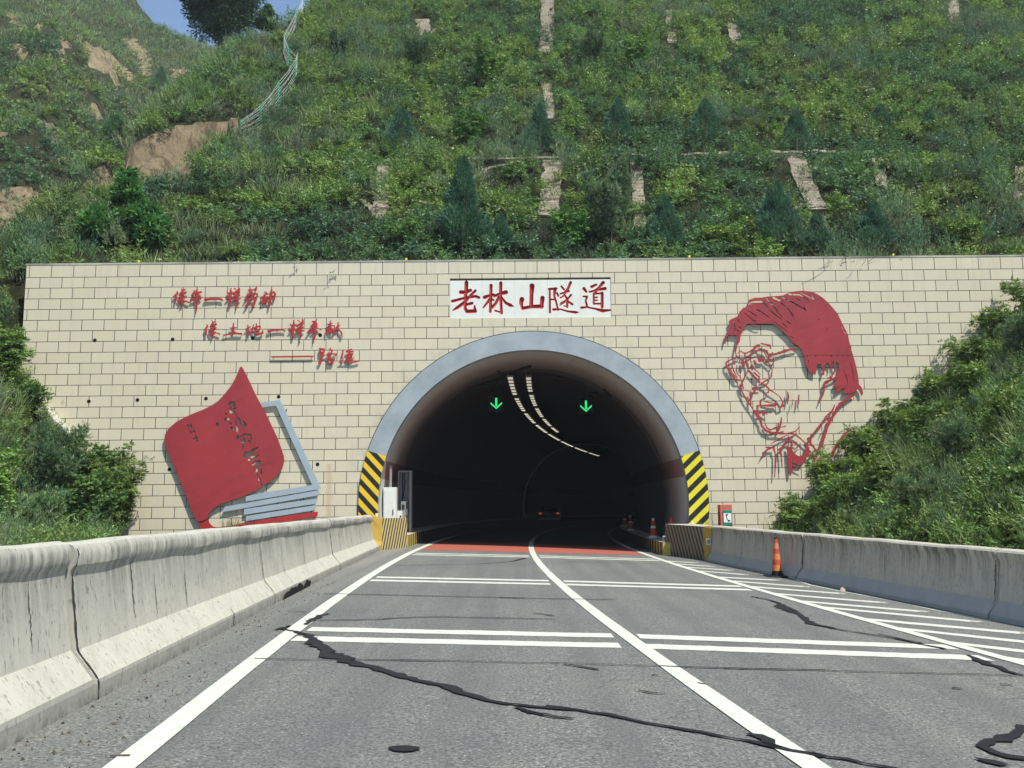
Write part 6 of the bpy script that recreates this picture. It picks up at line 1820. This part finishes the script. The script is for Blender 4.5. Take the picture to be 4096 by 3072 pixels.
for (x, y, lb) in ((555, 1050, 'small yellow marker on the wall top near its left end'), (1625, 1040, 'small yellow marker on the wall top left of the plaque'), (2758, 1030, 'small yellow marker on the wall top left of the portrait'), (3573, 1018, 'small yellow marker on the wall top near the right edge')):
    wx, wz = on_wall(x, y, WALL + .3)
    r = empty('survey_marker', (wx, WALL + .3, WALL_TOP + .05)); tag(r, lb, 'marker', 'yellow markers on the wall top')
    mb = MB(); mb.tube([(0, 0, -.02), (0, 0, .16)], .008, 5); mb.build('peg', M['dark'], r)
    mb = MB(); mb.box(-.035, .035, -.012, .012, .10, .17, 0, .005); mb.build('tab', M['yellow'], r)

# brick stub and concrete channel edge by the left end of the wall
mb = MB(); mb.box(XL - 1.6, XL - .06, WALL - .2, WALL + .5, 6.2, 7.35, 0, .02)
tag(mb.build('brick_stub', M['brick']), 'short old brick wall stub at the left end of the tiled wall', 'wall')
e0 = on_wall(128, 1575, WALL - .45); e1 = on_wall(278, 1735, WALL - .45)
V = []
N = 14
for i in range(N + 1):
    f = i / N
    x_ = e0[0] + (e1[0] - e0[0]) * f; z_ = e0[1] + (e1[1] - e0[1]) * (f ** .9) + .03 * math.sin(i * 1.3)
    for yy, dz in ((WALL - .5, .0), (WALL - .5, -.34), (WALL - .015, .06), (WALL - .015, -.3)):
        V.append((x_, yy, z_ + dz))
F = []
for i in range(N):
    b, d = 4 * i, 4 * i + 4
    F += [(b, b + 1, d + 1, d), (b + 2, b, d, d + 2), (b + 1, b + 3, d + 3, d + 1)]
F += [(0, 2, 3, 1), (4 * N, 4 * N + 1, 4 * N + 3, 4 * N + 2)]
tag(obj('channel_edge', V, F, M['barrier']), 'pale concrete channel edge slanting down the left end of the tiled wall', 'kerb')

# grit and small stones along the left barrier
mb = MB()
for i in range(420):
    y = 3.2 + 15 * RNG.random() ** 1.7
    x = LB(y) + .04 + abs(rn(1)[0]) * .35
    if x > xat(LL, y) - .12: continue
    s_ = .006 + .012 * RNG.random() ** 2
    z = road_z(x, y)
    a_ = RNG.random() * 3
    v = [(x + s_ * cos(a_ + k * 2.1) * (1 + .3 * (k % 2)), y + s_ * sin(a_ + k * 2.1), z - .001) for k in range(3)] + [(x, y, z + s_ * 1.1)]
    mb.add(v, [(0, 1, 3), (1, 2, 3), (2, 0, 3)], 0 if RNG.random() < .65 else 1)
tag(mb.build('grit', [M['loess'], M['dark']]), 'loose grit and small stones along the foot of the left barrier', 'gravel', kind='stuff')
# broken black holes under the third barrier length
for (xa, xb) in (((-10, 665), (130, 600)), ((145, 625), (200, 575)), ((222, 575), (287, 540))):
    p0 = on_road(*kA(*xa)); p1 = on_road(*kA(*xb))
    mb = MB()
    V = []
    n_ = 6
    for i in range(n_ + 1):
        y = p0.y + (p1.y - p0.y) * i / n_
        x = LB(y) + .012
        hgt = (.10 + .05 * random.random()) * (1 if 0 < i < n_ else .5)
        V += [(x, y, road_z(x, y) + .003), (x + .02, y, road_z(x, y) + hgt)]
    obj_ = obj('broken_toe', V, [(2 * i, 2 * i + 2, 2 * i + 3, 2 * i + 1) for i in range(n_)], M['hole'], bpy.data.objects['concrete_barrier.002'])
# leaf litter / rag by the right barrier
p = on_road(*kC(750, 335))
o = obj('paper_scrap', [(-.045, 0, 0), (.05, -.015, .01), (.045, .03, .05), (0, .04, .085), (-.04, .03, .045), (0, .0, .03)], [(0, 1, 5), (1, 2, 5), (2, 3, 5), (3, 4, 5), (4, 0, 5)], M['paperish'])
o.location = (p.x, p.y, road_z(p.x, p.y)); tag(o, 'crumpled pale paper scrap at the foot of the right barrier', 'litter')
p = on_road(480, 3030)
mb = MB(); mb.box(-.055, .055, -.008, .008, 0, .007, 0, .002); o = mb.build('bark_piece', M['bark']); o.location = (p.x, p.y, road_z(p.x, p.y) + .009); o.rotation_euler.z = .1
tag(o, 'small brown chip of wood on the left lane line', 'litter')

# ================================================================== HAZE
hm = bpy.data.materials.new('haze'); hm.use_nodes = True
hn_ = hm.node_tree; hn_.nodes.remove(hn_.nodes['Principled BSDF'])
pv = hn_.nodes.new('ShaderNodeVolumePrincipled')
pv.inputs['Color'].default_value = (.86, .93, 1.0, 1); pv.inputs['Density'].default_value = .0004; pv.inputs['Anisotropy'].default_value = 0.0
hn_.links.new(pv.outputs[0], hn_.nodes['Material Output'].inputs['Volume'])
mb = MB(); mb.box(-140, 70, -32, 195, -5, 98)
tag(mb.build('haze', hm), kind='stuff')
